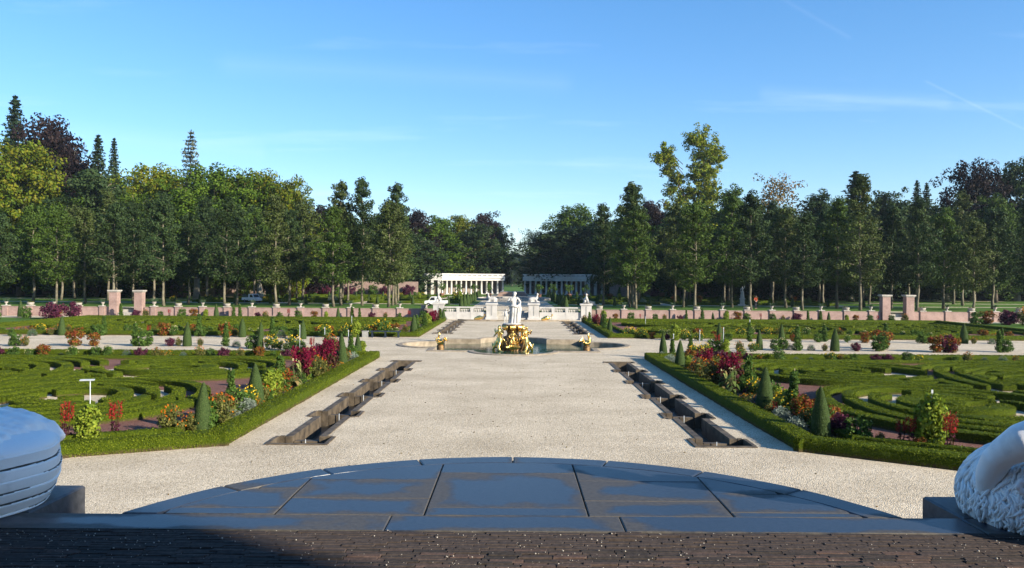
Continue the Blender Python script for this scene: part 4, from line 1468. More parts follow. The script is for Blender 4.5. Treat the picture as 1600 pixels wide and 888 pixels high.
def skeleton(sx, x_in, y0, depth):
    """scroll lines of the embroidery; x_in = inner edge, mirrored by sx"""
    pts = []

    def add(u, v):
        pts.append((x_in + sx * u, y0 + v * depth / 24.0))

    def spiral(cu, cv, r0, r1, turns, ph, s=1):
        for t in np.linspace(0, 1, int(60 * turns)):
            r = r0 + (r1 - r0) * t
            a = ph + s * t * turns * 2 * math.pi
            add(cu + r * math.cos(a) * 1.15, cv + r * math.sin(a))
    spiral(5.2, 7.0, 3.6, .7, 1.5, math.pi * .9, 1)
    spiral(5.2, 17.5, 3.4, .7, 1.5, math.pi * 1.1, -1)
    spiral(13.5, 12.2, 3.9, 1.0, 1.25, 0.0, 1)
    spiral(14.5, 3.6, 2.4, .5, 1.3, math.pi * .6, -1)
    spiral(14.5, 20.6, 2.4, .5, 1.3, -math.pi * .6, 1)
    spiral(23.0, 7.2, 3.6, .6, 1.5, math.pi * .2, -1)
    spiral(23.0, 17.0, 3.6, .6, 1.5, -math.pi * .2, 1)
    spiral(31.5, 12.0, 3.9, 1.0, 1.3, math.pi, 1)
    spiral(31.0, 3.5, 2.2, .5, 1.3, .5, 1)
    spiral(31.0, 20.5, 2.2, .5, 1.3, -.5, -1)
    for t in np.linspace(0, 1, 40):     # S-shaped stems
        add(8.5 + 5 * t, 12 + 1.8 * math.sin(t * 2 * math.pi))
        add(18 + 3.5 * t, 12 - 1.6 * math.sin(t * 2 * math.pi))
    return np.array(pts)


def embroidery(parent, poly, sk, period, frac, g, h, openings, dens, size, lobes):
    x0, x1 = min(p[0] for p in poly), max(p[0] for p in poly)
    y0, y1 = min(p[1] for p in poly), max(p[1] for p in poly)
    nx, ny = int((x1 - x0) / g) + 2, int((y1 - y0) / g) + 2
    gx, gy = x0 - g / 2 + np.arange(nx + 1) * g, y0 - g / 2 + np.arange(ny + 1) * g

    arc = np.r_[0, np.cumsum(np.linalg.norm(np.diff(sk, axis=0), axis=1))]

    def field(X, Y):
        sh = X.shape
        Q = np.stack([X.ravel(), Y.ravel()], 1)
        d = np.empty(len(Q)); par_ = np.empty(len(Q))
        for s_ in range(0, len(Q), 8000):
            D = ((Q[s_:s_ + 8000, None, :] - sk[None]) ** 2).sum(-1)
            am = D.argmin(1)
            d[s_:s_ + 8000] = np.sqrt(D[np.arange(len(am)), am])
            par_[s_:s_ + 8000] = arc[am]
        d, par_ = d.reshape(sh), par_.reshape(sh)
        edge = np.full(sh, -9.0)
        for cx_, cy_, rx_, ry_ in lobes:
            q_ = np.sqrt(((X - cx_) / rx_) ** 2 + ((Y - cy_) / ry_) ** 2)
            gq_ = np.sqrt(((X - cx_) / rx_ ** 2) ** 2 + ((Y - cy_) / ry_ ** 2) ** 2) + 1e-6
            edge = np.maximum(edge, np.where(q_ < .25, min(rx_, ry_) * (1 - q_), q_ * (1 - q_) / gq_))
        edge = np.minimum(edge, sdf_poly(poly, X, Y)) + .10 * np.sin(X * .9 + Y * .7)
        # plump scrolls round the stems, cut into round-ended pads
        p2 = period * 1.45
        w2 = p2 * (.56 + .07 * np.sin(par_ * .45))
        k2 = np.floor((d + p2 * .5) / p2)
        v = w2 / 2 - np.abs(np.mod(d + p2 * .5, p2) - p2 / 2)
        Lc = 5.2 + 1.3 * k2
        cut = np.abs(np.mod(par_ + 1.7 * k2, Lc) - Lc / 2) - .24
        v = np.where(k2 > 0, np.minimum(v, cut), v)
        # slits along the middle of the plump ones
        v = np.where(k2 > 0, np.minimum(v, np.maximum(np.abs(np.mod(d + p2 * .5, p2) - p2 / 2) - .10, .9 - cut)), v)
        # thin parallel lines following the outline of the field
        w = period * frac
        e = w / 2 - np.abs(np.mod(edge, period) - period / 2)
        ke = np.floor(edge / period)
        cute = np.abs(np.mod(X * .8 + Y + 2.3 * ke, 9.0) - 4.5) - .20
        e = np.minimum(e, np.where(edge < period, 9, cute))
        zone = edge - period * (3.4 + .9 * np.sin(X * .55 + Y * .35))
        v = np.where(zone < 0, e, np.minimum(v, zone - .12))
        v = np.minimum(np.minimum(v, sdf_poly(poly, X, Y)), edge + .02)
        for (ox, oy, rx, ry) in openings:
            v = np.minimum(v, (np.sqrt(((X - ox) / (rx * 1.1)) ** 2 + ((Y - oy) / (ry * 1.35)) ** 2) - 1) * min(rx, ry))
        return v
    X, Y = np.meshgrid(gx, gy, indexing='ij')
    val = field(X, Y)
    cen = (val[:-1, :-1] + val[1:, :-1] + val[:-1, 1:] + val[1:, 1:]) / 4
    mask = cen > 0
    # pull border nodes onto the outline
    gxv, gyv = np.gradient(val, g)
    gn = np.maximum(gxv ** 2 + gyv ** 2, .05)
    sxh, syh = np.clip(-val * gxv / gn, -g * .6, g * .6), np.clip(-val * gyv / gn, -g * .6, g * .6)
    nodein = np.zeros((nx + 1, ny + 1), int)
    for a in (0, 1):
        for b in (0, 1):
            nodein[a:a + nx, b:b + ny] += mask
    border = (nodein > 0) & (nodein < 4)
    PX, PY = np.where(border, X + sxh, X), np.where(border, Y + syh, Y)
    Z = h + .025 * np.sin(X * 2.1) * np.cos(Y * 1.7) + rng.normal(0, .010, X.shape)
    Z = np.where(border, Z - .035, Z)
    # connected pieces
    par = -np.ones(nx * ny, int)
    idx = np.flatnonzero(mask.ravel())
    par[idx] = idx
    P_ = par.tolist()

    def find(a):
        while P_[a] != a:
            P_[a] = P_[P_[a]]
            a = P_[a]
        return a
    mk = mask.ravel().tolist()
    for c in idx.tolist():
        if (c + 1) % ny and mk[c + 1]:
            ra, rb = find(c), find(c + 1)
            if ra != rb:
                P_[rb] = ra
        if c + ny < nx * ny and mk[c + ny]:
            ra, rb = find(c), find(c + ny)
            if ra != rb:
                P_[rb] = ra
    lab = np.array([find(c) for c in idx.tolist()])
    order = np.argsort(lab, kind='stable')
    idx, lab = idx[order], lab[order]
    starts = np.r_[0, np.flatnonzero(np.diff(lab)) + 1, len(lab)]
    maskp = np.pad(mask, 1)
    for s_, e_ in zip(starts, starts[1:]):
        cells = idx[s_:e_]
        if len(cells) * g * g < .12:
            continue
        ci, cj = cells // ny, cells % ny
        nid = lambda a, b: a * (ny + 1) + b
        Q = np.c_[nid(ci, cj), nid(ci + 1, cj), nid(ci + 1, cj + 1), nid(ci, cj + 1)]
        uniq, inv = np.unique(Q.ravel(), return_inverse=True)
        V = np.c_[PX.ravel()[uniq], PY.ravel()[uniq], Z.ravel()[uniq]]
        mb = MB()
        mb.add(V, inv.reshape(-1, 4), 0, True)
        sid = []
        for dx, dy, (a, b) in ((-1, 0, (3, 0)), (1, 0, (1, 2)), (0, -1, (0, 1)), (0, 1, (2, 3))):
            out = ~maskp[ci + 1 + dx, cj + 1 + dy]
            if out.any():
                sid.append(np.c_[Q[out][:, a], Q[out][:, b]])
        sid = np.concatenate(sid)
        A = np.c_[PX.ravel()[sid[:, 0]], PY.ravel()[sid[:, 0]]]
        B = np.c_[PX.ravel()[sid[:, 1]], PY.ravel()[sid[:, 1]]]
        za, zb = Z.ravel()[sid[:, 0]], Z.ravel()[sid[:, 1]]
        m_ = len(A)
        dv = B - A
        nn = np.c_[dv[:, 1], -dv[:, 0]]
        nn /= np.maximum(np.linalg.norm(nn, axis=1, keepdims=True), 1e-6)
        SV = np.stack([np.c_[A, np.zeros(m_)], np.c_[B, np.zeros(m_)], np.c_[B, zb], np.c_[A, za]], 1).reshape(-1, 3)
        mb.add(SV, np.arange(4 * m_).reshape(m_, 4), 0)
        # leaves
        nt_ = rng.poisson(len(cells) * g * g * dens)
        k = rng.integers(0, len(cells), nt_)
        P = np.c_[gx[ci[k]] + rng.random(nt_) * g, gy[cj[k]] + rng.random(nt_) * g, np.full(nt_, h + .012)]
        N = np.array([0, 0, .6]) + rng.normal(0, .5, (nt_, 3))
        ok_ = np.abs(P[:, 0]) < .70 * P[:, 1] + 2
        P, N = P[ok_], N[ok_]
        nt_ = len(P)
        P[:, 2] += rng.uniform(-.012, .004, nt_)
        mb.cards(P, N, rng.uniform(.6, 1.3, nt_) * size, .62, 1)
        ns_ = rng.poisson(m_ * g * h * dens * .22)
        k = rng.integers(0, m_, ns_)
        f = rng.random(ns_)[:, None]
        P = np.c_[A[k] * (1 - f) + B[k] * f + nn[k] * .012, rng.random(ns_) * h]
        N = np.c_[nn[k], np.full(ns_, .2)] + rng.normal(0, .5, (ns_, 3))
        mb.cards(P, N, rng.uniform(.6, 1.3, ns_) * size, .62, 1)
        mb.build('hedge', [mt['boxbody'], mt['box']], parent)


def ext(a, b, e):
    a, b = Vector(a), Vector(b)
    t = (b - a).normalized() * e
    return tuple(a - t), tuple(b + t)


def poly_sheet(name, poly, z, m):
    mb = MB()
    mb.add([(x, y, z) for x, y in poly], np.arange(len(poly))[None, :])
    return tag(mb.build(name, m), kind='structure')


def parterre(sx, poly, near, label):
    T = thing('box_parterre', label, 'parterre', (0, 0, 0), 0, 'clipped box parterres')
    if sx > 0:
        pass
    bed, path, field_ = inset(poly, .3), inset(poly, 2.0), inset(poly, 3.05)
    poly_sheet('bed_soil', bed, .006, mt['soil'])
    poly_sheet('red_path', path, .012, mt['red_grit'])
    out = inset(poly, .3)
    inn = inset(poly, 1.95)
    n = len(poly)
    for k in range(n):
        a, b = ext(out[k], out[(k + 1) % n], .26)
        vis_ = near and (min(abs(a[0]), abs(b[0])) < 14 and min(a[1], b[1]) < 30)
        hedge_line(T, 'border_hedge', a, b, .58, .35, 900 if vis_ else (260 if near else 110), .038 if vis_ else .075)
        a, b = ext(inn[k], inn[(k + 1) % n], .13)
        hedge_line(T, 'inner_hedge', a, b, .28, .22, 160 if vis_ else 40, .05 if vis_ else .08)
    return T, field_


near_d, far_d = (20.95, 44.7), (60.5, 84.6)
LOBE_A = [(-15.6, 27.6, 5.1, 5.5), (-15.5, 37.4, 5.0, 4.4), (-24.2, 33.6, 6.6, 8.2), (-20.4, 22.2, 6.2, 5.6), (-31.0, 28.0, 5.0, 6.5)]
LOBE_B = [(15.5, 26.7, 5.2, 6.2), (15.4, 37.2, 5.0, 4.6), (24.2, 33.4, 6.6, 8.4), (19.8, 20.6, 6.6, 6.4), (30.5, 26.0, 5.0, 6.5)]


def hearts(lobes):
    for cx_, cy_, rx_, ry_ in lobes:
        t = np.linspace(0, 2 * math.pi, 33)[:-1]
        poly_sheet('parterre_gravel', [(cx_ + .74 * rx_ * math.cos(v), cy_ + .74 * ry_ * math.sin(v)) for v in t], .016 + .0004 * (int(abs(cx_)) % 7), mt['gravel'])


hearts(LOBE_A)
hearts(LOBE_B)
POLYS = {}
pl = [(-7.45, 44.7), (-46, 44.7), (-46, 20.95 - .46 * 38.5), (-7.5, 20.95)]
pr = [(7.35, 20.7), (46, 20.7 - .67 * 38.6), (46, 44.7), (7.3, 44.7)]
T, f_ = parterre(-1, pl, True, 'box parterre of scrolled hedges below the terrace, on the bench side of the central walk')
sk = skeleton(-1, -10.6, 21.0, 22.0)
fl = [(max(x, -33), y) for x, y in f_]
fl = inset([(-10.5, 41.65), (-34, 41.65), (-34, 12.5), (-10.55, 23.0)], 0)
embroidery(T, fl, sk, .93, .50, .075, .29, [(-19.5, 38.2, 1.3, 1.0), (-24.5, 35.4, 2.2, .8), (-16.4, 34.0, .75, .9), (-20.6, 29.4, .6, .5), (-16.0, 28.2, 1.0, .5), (-17.2, 24.6, 1.1, .6), (-26, 30.2, .8, .6), (-12.6, 37.0, 1.0, .6), (-22.6, 26.5, .7, .5)], 950, .040, LOBE_A)
T, f_ = parterre(1, pr, True, 'box parterre of scrolled hedges below the terrace, on the statue side of the central walk')
sk = skeleton(1, 10.4, 20.6, 22.6)
fr = [(10.35, 22.4), (34, 6.6), (34, 41.65), (10.3, 41.65)]
embroidery(T, fr, sk, .93, .50, .075, .29, [(17.8, 36.6, 1.2, 1.1), (24.0, 33.6, 1.9, .8), (17.9, 28.5, .8, .7), (14.2, 30.2, .8, .5), (19.6, 31.4, 1.4, .6), (16.8, 24.0, 1.1, .6), (21, 27.2, 1.0, .5), (12.6, 36.5, .9, .5), (27, 38, .8, .5)], 950, .040, LOBE_B)
for sx, lab in ((-1, 'box parterre beyond the cross path, on the bench side of the central walk'), (1, 'box parterre beyond the cross path, on the statue side of the central walk')):
    a, b = 7.15 * sx, 45.0 * sx
    pp = [(a, far_d[0]), (a, far_d[1]), (b, far_d[1]), (b, far_d[0])]
    if sx > 0:
        pp = [(a, far_d[0]), (b, far_d[0]), (b, far_d[1]), (a, far_d[1])]
    T, f_ = parterre(sx, pp, False, lab)
    sk = skeleton(sx, 10.2 * sx, 61.5, 22.0)
    lob = [(sx * 15.2, 67.8, 5.0, 4.4), (sx * 15.2, 77.4, 5.0, 4.4), (sx * 24.4, 72.6, 6.0, 8.6), (sx * 33.4, 67.8, 5.0, 4.4), (sx * 33.4, 77.4, 5.0, 4.4), (sx * 39.2, 72.6, 3.4, 6.5)]
    embroidery(T, f_, sk, 1.25, .48, .13, .30, [(sx * 20, 66.5, 1.3, .9), (sx * 33, 74, 1.4, 1.1), (sx * 27, 70, 1.0, .8), (sx * 38, 66.5, 1.2, .8), (sx * 14, 72, 1., .7)], 170, .095, lob)
    hearts(lob)
# gravel side alleys and bed strip under the wall
for sx in (-1, 1):
    flat('wall_bed', min(sx * 8.9, sx * 44), max(sx * 8.9, sx * 44), 87.4, 89.7, .004, mt['soil'])
    flat('outer_bed', min(sx * 47.5, sx * 61), max(sx * 47.5, sx * 61), 62, 86, .004, mt['lawn'])

# ------------------------------------------------------------ plants
DESC = dict(cone=('yew_cone', 'clipped dark yew cone', 'topiary'), amaranth=('amaranth_plant', 'tall crimson plumed flower clump', 'flowers'),
            dahlia=('orange_flower_bush', 'leafy bush dotted with orange flowers', 'flowers'), yellow=('yellow_flower_bush', 'loose bush of yellow daisy flowers', 'flowers'),
            vine=('climbing_plant', 'slim column of climbing greenery on a stake', 'climber'), silver=('silver_shrub', 'low silvery grey leaved mound', 'shrub'),
            lavender=('purple_flower_mound', 'low greyish purple flower mound', 'flowers'), lobelia=('red_spike_plant', 'thin dark stems topped with red flowers', 'flowers'),
            limevine=('broad_leaf_climber', 'lime green climber with broad leaves', 'climber'), shrub=('green_shrub', 'rounded green leafy shrub', 'shrub'),
            cotinus=('purple_shrub', 'dark purple leaved shrub', 'shrub'), coleus=('red_yellow_plant', 'red and yellow leaved bedding plant', 'plant'),
            tobacco=('large_leaf_plant', 'tall plant with large drooping pale leaves', 'plant'), marigold=('marigold_mound', 'low mound of golden orange flowers', 'flowers'),
            rose=('rose_column', 'upright leafy column with small rosy fruits', 'shrub'), cream=('cream_flower_plant', 'bushy plant with cream flowers', 'flowers'))
PROTO = {}


def sphere_pts(n, r, c, g, inner=.55):
    P = g.normal(size=(n, 3))
    P /= np.linalg.norm(P, axis=1, keepdims=True)
    return P * (inner + (1 - inner) * g.random((n, 1)) ** .6) * np.array(r) + np.array(c), P


def lumps(n_l, per, r, c, g, lr, size, mb, mi=0, asp=.6):
    C, _ = sphere_pts(n_l, r, c, g, .35)
    C = C[C[:, 2] > .02]
    for cc in C:
        P, N = sphere_pts(per, (lr, lr, lr * .85), cc, g, .4)
        N = N + g.normal(0, .6, N.shape)
        P[:, 2] = np.abs(P[:, 2])
        mb.cards(P, N, g.uniform(.6, 1.3, per) * size, asp, mi, g)


def blooms(n, r, c, g, size, mb, mi=0, up=.2):
    P, N = sphere_pts(n, r, c, g, .92)
    P = P[N[:, 2] > -.3]
    for p in P:
        q = p + g.normal(0, size * .28, (6, 3))
        mb.cards(q, g.normal(0, .6, (6, 3)) + [0, -.3, .7], size, .8, mi, g)


def make_plant(kind):
    g = np.random.default_rng(abs(hash(kind)) % 1000 if False else sum(map(ord, kind)))
    nm, ds, cat = DESC[kind]
    T = thing(nm, ds, cat)
    st = MB()

    def stems(n, spread, h, r=.008, m=mt['stem']):
        for k in range(n):
            a = g.uniform(0, 6.3)
            rr = spread * math.sqrt(g.random())
            st.tube([(rr * .35 * math.cos(a), rr * .35 * math.sin(a), 0), (rr * .8 * math.cos(a), rr * .8 * math.sin(a), h * .6), (rr * math.cos(a), rr * math.sin(a), h)], [r, r * .8, r * .4], 4)
        st.build('stem', m, T)
    fo, fl_ = MB(), MB()
    if kind == 'cone':
        pr_ = [(.165, 0), (.178, .04), (.178, .15), (.168, .30), (.150, .45), (.125, .60), (.092, .75), (.058, .88), (.028, .965), (.004, 1.0)]
        fo.lathe(pr_, (0, 0, 0), 22, 0)
        n = 3800
        t = g.random(n) ** 1.25
        zz = t
        rr = np.interp(zz, [p[1] for p in pr_], [p[0] for p in pr_])
        a = g.random(n) * 6.283
        P = np.c_[rr * np.cos(a), rr * np.sin(a), zz]
        N = np.c_[np.cos(a), np.sin(a), np.full(n, .25)] + g.normal(0, .55, (n, 3))
        fo.cards(P + N * .003, N, .022, .5, 1, g)
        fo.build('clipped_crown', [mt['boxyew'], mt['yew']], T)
    elif kind == 'amaranth':
        stems(9, .22, .8, .012, mt['f_maroon'])
        lumps(30, 36, (.28, .28, .32), (0, 0, .34), g, .12, .09, fo)
        fo.build('foliage', mt['f_maroon'], T)
        for k in range(26):
            a, rr = g.uniform(0, 6.3), .30 * math.sqrt(g.random())
            h_ = g.uniform(.72, 1.0)
            n = 60
            t = g.random(n)
            P = np.c_[rr * math.cos(a) + g.normal(0, .055, n) * (1.05 - t), rr * math.sin(a) + g.normal(0, .055, n) * (1.05 - t), h_ - .36 + t * .36]
            fl_.cards(P, None, .055, .55, 0, g)
        fl_.build('plumes', mt['f_crimson'], T)
    elif kind in ('dahlia', 'yellow', 'cream'):
        stems(8, .22, .75)
        w_ = .34 if kind != 'yellow' else .42
        lumps(30, 44, (w_, w_, .40), (0, 0, .42), g, .15, .085, fo)
        fo.build('foliage', mt['f_green' if kind != 'dahlia' else 'f_olive'], T)
        blooms(60 if kind == 'yellow' else 38, (w_ + .06, w_ + .06, .44), (0, 0, .50), g, .050, fl_)
        fl_.build('blooms', mt['f_' + dict(dahlia='orange', yellow='yellow', cream='cream')[kind]], T)
    elif kind in ('vine', 'rose', 'limevine'):
        w_ = dict(vine=.14, rose=.18, limevine=.22)[kind]
        stems(4, w_ * .7, .85)
        for k in range(15):
            t = k / 14
            ww = w_ * (1.25 - .75 * t) if kind != 'limevine' else w_ * (.6 + .8 * math.sin(.5 + 2.2 * t))
            lumps(7, 26, (ww * .85, ww * .85, .05), (0, 0, .05 + t * .9), g, ww * .6, .085 if kind == 'limevine' else .055, fo, 0, .8)
        fo.build('foliage', mt['f_lime' if kind == 'limevine' else 'f_green'], T)
        mb = MB(); mb.tube([(0, 0, 0), (.01, 0, 1.06)], .008, 5); mb.build('stake', mt['cane'], T)
        if kind == 'rose':
            blooms(24, (w_, w_, .45), (0, 0, .5), g, .03, fl_); fl_.build('fruits', mt['f_coleus'], T)
    elif kind in ('silver', 'lavender'):
        n = 900
        P, N = sphere_pts(n, (.62, .62, .85), (0, 0, .08), g, .5)
        P[:, 2] = np.abs(P[:, 2])
        fo.cards(P, np.cross(N, g.normal(size=(n, 3))), .17 if kind == 'silver' else .13, .25, 0, g)
        lumps(14, 22, (.5, .5, .6), (0, 0, .15), g, .2, .11, fo, 0)
        fo.build('foliage', mt['f_silver' if kind == 'silver' else 'f_bluegreen'], T)
        if kind == 'lavender':
            blooms(150, (.64, .64, .9), (0, 0, .1), g, .05, fl_); fl_.build('blooms', mt['f_lavender'], T)
    elif kind == 'lobelia':
        stems(7, .14, .95, .008, mt['f_maroon'])
        lumps(14, 20, (.13, .13, .26), (0, 0, .26), g, .05, .05, fo); fo.build('foliage', mt['f_purple'], T)
        for k in range(14):
            a, rr = g.uniform(0, 6.3), .16 * math.sqrt(g.random())
            n = 26
            t = g.random(n)
            P = np.c_[rr * math.cos(a) + g.normal(0, .022, n), rr * math.sin(a) + g.normal(0, .022, n), .5 + t * g.uniform(.3, .5)]
            fl_.cards(P, None, .042, .7, 0, g)
        fl_.build('blooms', mt['f_red'], T)
    elif kind in ('shrub', 'cotinus', 'coleus'):
        stems(6, .2, .6, .014, mt['bark'])
        lumps(34, 40, (.44, .44, .42), (0, 0, .46), g, .18, .095, fo, 0, .7)
        fo.build('foliage', mt[dict(shrub='f_green', cotinus='f_purple', coleus='f_coleus')[kind]], T)
    elif kind == 'tobacco':
        stems(4, .14, .95, .012)
        for k in range(40):
            a = g.uniform(0, 6.3)
            z_ = g.uniform(.15, .92)
            L_, w_ = g.uniform(.16, .26), g.uniform(.05, .085)
            r0_ = .07
            c, s_ = math.cos(a), math.sin(a)
            P = []
            for q, ww in ((0, .2), (.35, 1), (.7, .8), (1, .05)):
                x_ = r0_ + L_ * q * .85
                zz = z_ + .06 * math.sin(q * 2.4) - .20 * q * q
                P += [(x_ * c - ww * w_ * s_, x_ * s_ + ww * w_ * c, zz), (x_ * c + ww * w_ * s_, x_ * s_ - ww * w_ * c, zz)]
            fo.add(P, [(0, 1, 3, 2), (2, 3, 5, 4), (4, 5, 7, 6)])
        fo.build('foliage', mt['f_tob'], T)
        blooms(8, (.2, .2, .3), (0, 0, .75), g, .05, fl_); fl_.build('blooms', mt['f_cream'], T)
    elif kind == 'marigold':
        lumps(22, 20, (.8, .8, .5), (0, 0, .3), g, .28, .16, fo); fo.build('foliage', mt['f_olive'], T)
        blooms(90, (.95, .95, .75), (0, 0, .25), g, .10, fl_); fl_.build('blooms', mt['f_orangeyellow'], T)
    return T


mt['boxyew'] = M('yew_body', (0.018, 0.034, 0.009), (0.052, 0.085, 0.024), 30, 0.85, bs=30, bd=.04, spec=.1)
mt['f_tob'] = MLEAF('petal_tob', [(0.10, 0.15, 0.035), (0.17, 0.22, 0.06), (0.25, 0.27, 0.10), (0.20, 0.15, 0.06)], .3, 2.5, amp=.2)
mt['f_orangeyellow'] = MLEAF('petal_marigold', [(0.36, 0.13, 0.01), (0.42, 0.22, 0.015), (0.32, 0.10, 0.01), (0.08, 0.10, 0.015)], .2, 2.5, amp=.2)


def plant(kind, x, y, h, ctx, z=0.0):
    nm, ds, cat = DESC[kind]
    if kind not in PROTO:
        PROTO[kind] = o = make_plant(kind)
    else:
        o = copy_tree(PROTO[kind])
    s = h
    o.location = (x, y, z)
    o.scale = (s * random.uniform(.9, 1.12), s * random.uniform(.9, 1.12), s)
    o.rotation_euler = (random.gauss(0, .015), random.gauss(0, .015), random.uniform(0, 6.28))
    side = ', bench side' if x < 0 else ', statue side'
    o['label'] = ds + ' ' + ctx + side
    o['group'] = (ds + ' ' + ctx + side).replace('clipped ', '')
    return o


CTX = dict(w='beside the stepped water channel', f='facing the terrace steps', c='lining the cross path', b='beyond the cross path', s='near the white balustrade')
PL = dict(
    f=[('lobelia', 103, 693, 70), ('limevine', 140, 692, 56), ('lobelia', 180, 684, 60), ('dahlia', 270, 679, 50), ('dahlia', 300, 676, 34), ('shrub', 240, 680, 14),
       ('shrub', 1345, 690, 45), ('limevine', 1455, 700, 80), ('lobelia', 1425, 700, 52), ('lobelia', 1487, 708, 66), ('coleus', 1440, 703, 22), ('lobelia', 1410, 697, 45), ('dahlia', 1378, 694, 20)],
    w=[('cone', 317, 674, 76), ('dahlia', 347, 668, 58), ('silver', 366, 662, 26), ('vine', 362, 645, 66), ('silver', 386, 648, 30), ('cone', 401, 634, 66), ('shrub', 420, 628, 22),
       ('marigold', 437, 622, 16), ('rose', 440, 612, 56), ('tobacco', 462, 606, 44), ('amaranth', 471, 596, 56), ('amaranth', 485, 588, 48), ('dahlia', 497, 592, 40), ('amaranth', 512, 582, 54), ('marigold', 527, 577, 13), ('dahlia', 505, 584, 22),
       ('cone', 535, 573, 52), ('silver', 552, 566, 18), ('vine', 549, 558, 34), ('cone', 560, 558, 36), ('limevine', 565, 556, 22), ('coleus', 428, 612, 14),
       ('cone', 1284, 684, 80), ('dahlia', 1262, 672, 38), ('silver', 1246, 676, 28), ('vine', 1241, 650, 70), ('silver', 1222, 662, 30), ('dahlia', 1205, 652, 22), ('lobelia', 1212, 655, 30), ('cone', 1196, 642, 68),
       ('marigold', 1172, 634, 20), ('rose', 1171, 614, 58), ('tobacco', 1146, 620, 46), ('amaranth', 1143, 606, 58), ('tobacco', 1130, 612, 34), ('dahlia', 1112, 604, 46), ('amaranth', 1104, 592, 50), ('dahlia', 1096, 596, 40), ('dahlia', 1122, 592, 40), ('marigold', 1078, 588, 15),
       ('cone', 1063, 578, 46), ('silver', 1048, 570, 18), ('vine', 1051, 562, 32), ('cone', 1037, 560, 40), ('silver', 1036, 562, 14), ('limevine', 1076, 575, 18), ('yellow', 1090, 562, 26), ('yellow', 1160, 556, 14)],
    c=[('shrub', 25, 541, 24), ('dahlia', 40, 541, 18), ('coleus', 118, 541, 30), ('coleus', 147, 541, 24), ('shrub', 225, 541, 28), ('vine', 212, 541, 36), ('cotinus', 267, 541, 16), ('dahlia', 279, 541, 15), ('cone', 293, 541, 37),
       ('dahlia', 313, 541, 14), ('vine', 353, 541, 36), ('lavender', 370, 542, 11), ('shrub', 395, 545, 26), ('cone', 407, 546, 30), ('yellow', 425, 546, 26), ('yellow', 436, 547, 20), ('yellow', 458, 549, 28), ('cream', 447, 549, 14), ('shrub', 472, 550, 20),
       ('lobelia', 488, 552, 26), ('cotinus', 498, 553, 20), ('dahlia', 516, 553, 34), ('shrub', 525, 552, 24), ('vine', 510, 552, 30),
       ('shrub', 1575, 551, 24), ('vine', 1562, 551, 34), ('coleus', 1465, 551, 30), ('coleus', 1488, 551, 28), ('cotinus', 1480, 551, 34), ('shrub', 1377, 549, 30), ('coleus', 1376, 546, 34), ('cotinus', 1338, 549, 17), ('cone', 1305, 549, 36),
       ('dahlia', 1290, 549, 13), ('lavender', 1268, 548, 11), ('lavender', 1235, 547, 11), ('vine', 1247, 548, 38), ('shrub', 1213, 548, 22), ('cream', 1224, 548, 22), ('cone', 1187, 547, 32), ('yellow', 1178, 550, 18), ('dahlia', 1155, 551, 20), ('limevine', 1134, 553, 22), ('shrub', 1118, 552, 26), ('lobelia', 1122, 552, 32), ('yellow', 1083, 556, 22), ('vine', 1079, 556, 32), ('yellow', 1101, 553, 20)],
    b=[('cone', 97, 524, 30), ('shrub', 18, 525, 14), ('lavender', 51, 525, 11), ('dahlia', 79, 524, 13), ('shrub', 155, 525, 20), ('vine', 163, 524, 30), ('coleus', 256, 525, 24), ('cream', 272, 525, 18), ('lobelia', 233, 525, 18), ('shrub', 314, 526, 20), ('vine', 312, 525, 34),
       ('cone', 379, 527, 30), ('dahlia', 367, 526, 14), ('coleus', 354, 527, 26), ('cone', 408, 528, 24), ('vine', 426, 527, 32), ('lavender', 440, 528, 12), ('shrub', 458, 529, 18), ('cone', 474, 530, 30), ('yellow', 508, 527, 22), ('yellow', 543, 527, 24), ('limevine', 556, 527, 26), ('cotinus', 563, 525, 12), ('coleus', 586, 524, 18), ('yellow', 597, 524, 28), ('shrub', 610, 523, 12), ('coleus', 617, 521, 18), ('dahlia', 633, 521, 14),
       ('cone', 1125, 534, 30), ('cone', 1222, 534, 28), ('vine', 1172, 534, 30), ('yellow', 984, 528, 20), ('yellow', 1003, 529, 18), ('coleus', 1020, 530, 12), ('cotinus', 1042, 531, 12), ('limevine', 1056, 532, 24), ('yellow', 1070, 532, 18), ('yellow', 1092, 533, 17), ('shrub', 1138, 534, 16), ('shrub', 1278, 535, 16), ('vine', 1289, 534, 26), ('coleus', 1352, 536, 20), ('cream', 1325, 536, 14), ('coleus', 1377, 536, 14), ('vine', 1385, 536, 30), ('shrub', 1442, 537, 22), ('cone', 1507, 537, 32), ('dahlia', 1499, 537, 10), ('dahlia', 1523, 538, 12), ('lavender', 1550, 538, 9), ('vine', 1566, 538, 24), ('coleus', 1240, 534, 13)],
    s=[('cone', 647, 520, 28), ('shrub', 656, 519, 10), ('vine', 652, 514, 22), ('rose', 664, 512, 24), ('limevine', 668, 511, 20), ('amaranth', 675, 508, 22), ('amaranth', 680, 506, 22), ('rose', 688, 502, 20), ('cone', 693, 500, 18), ('silver', 694, 500, 8),
       ('cone', 953, 521, 26), ('rose', 945, 519, 28), ('dahlia', 934, 516, 10), ('amaranth', 932, 512, 22), ('rose', 922, 508, 20), ('cone', 942, 513, 24), ('dahlia', 914, 505, 14), ('cone', 912, 500, 20)])
for key, lst in PL.items():
    for kind, px, py, hp in lst:
        x, d = at(px, py)
        plant(kind, x, d, hp * d / F, CTX[key])
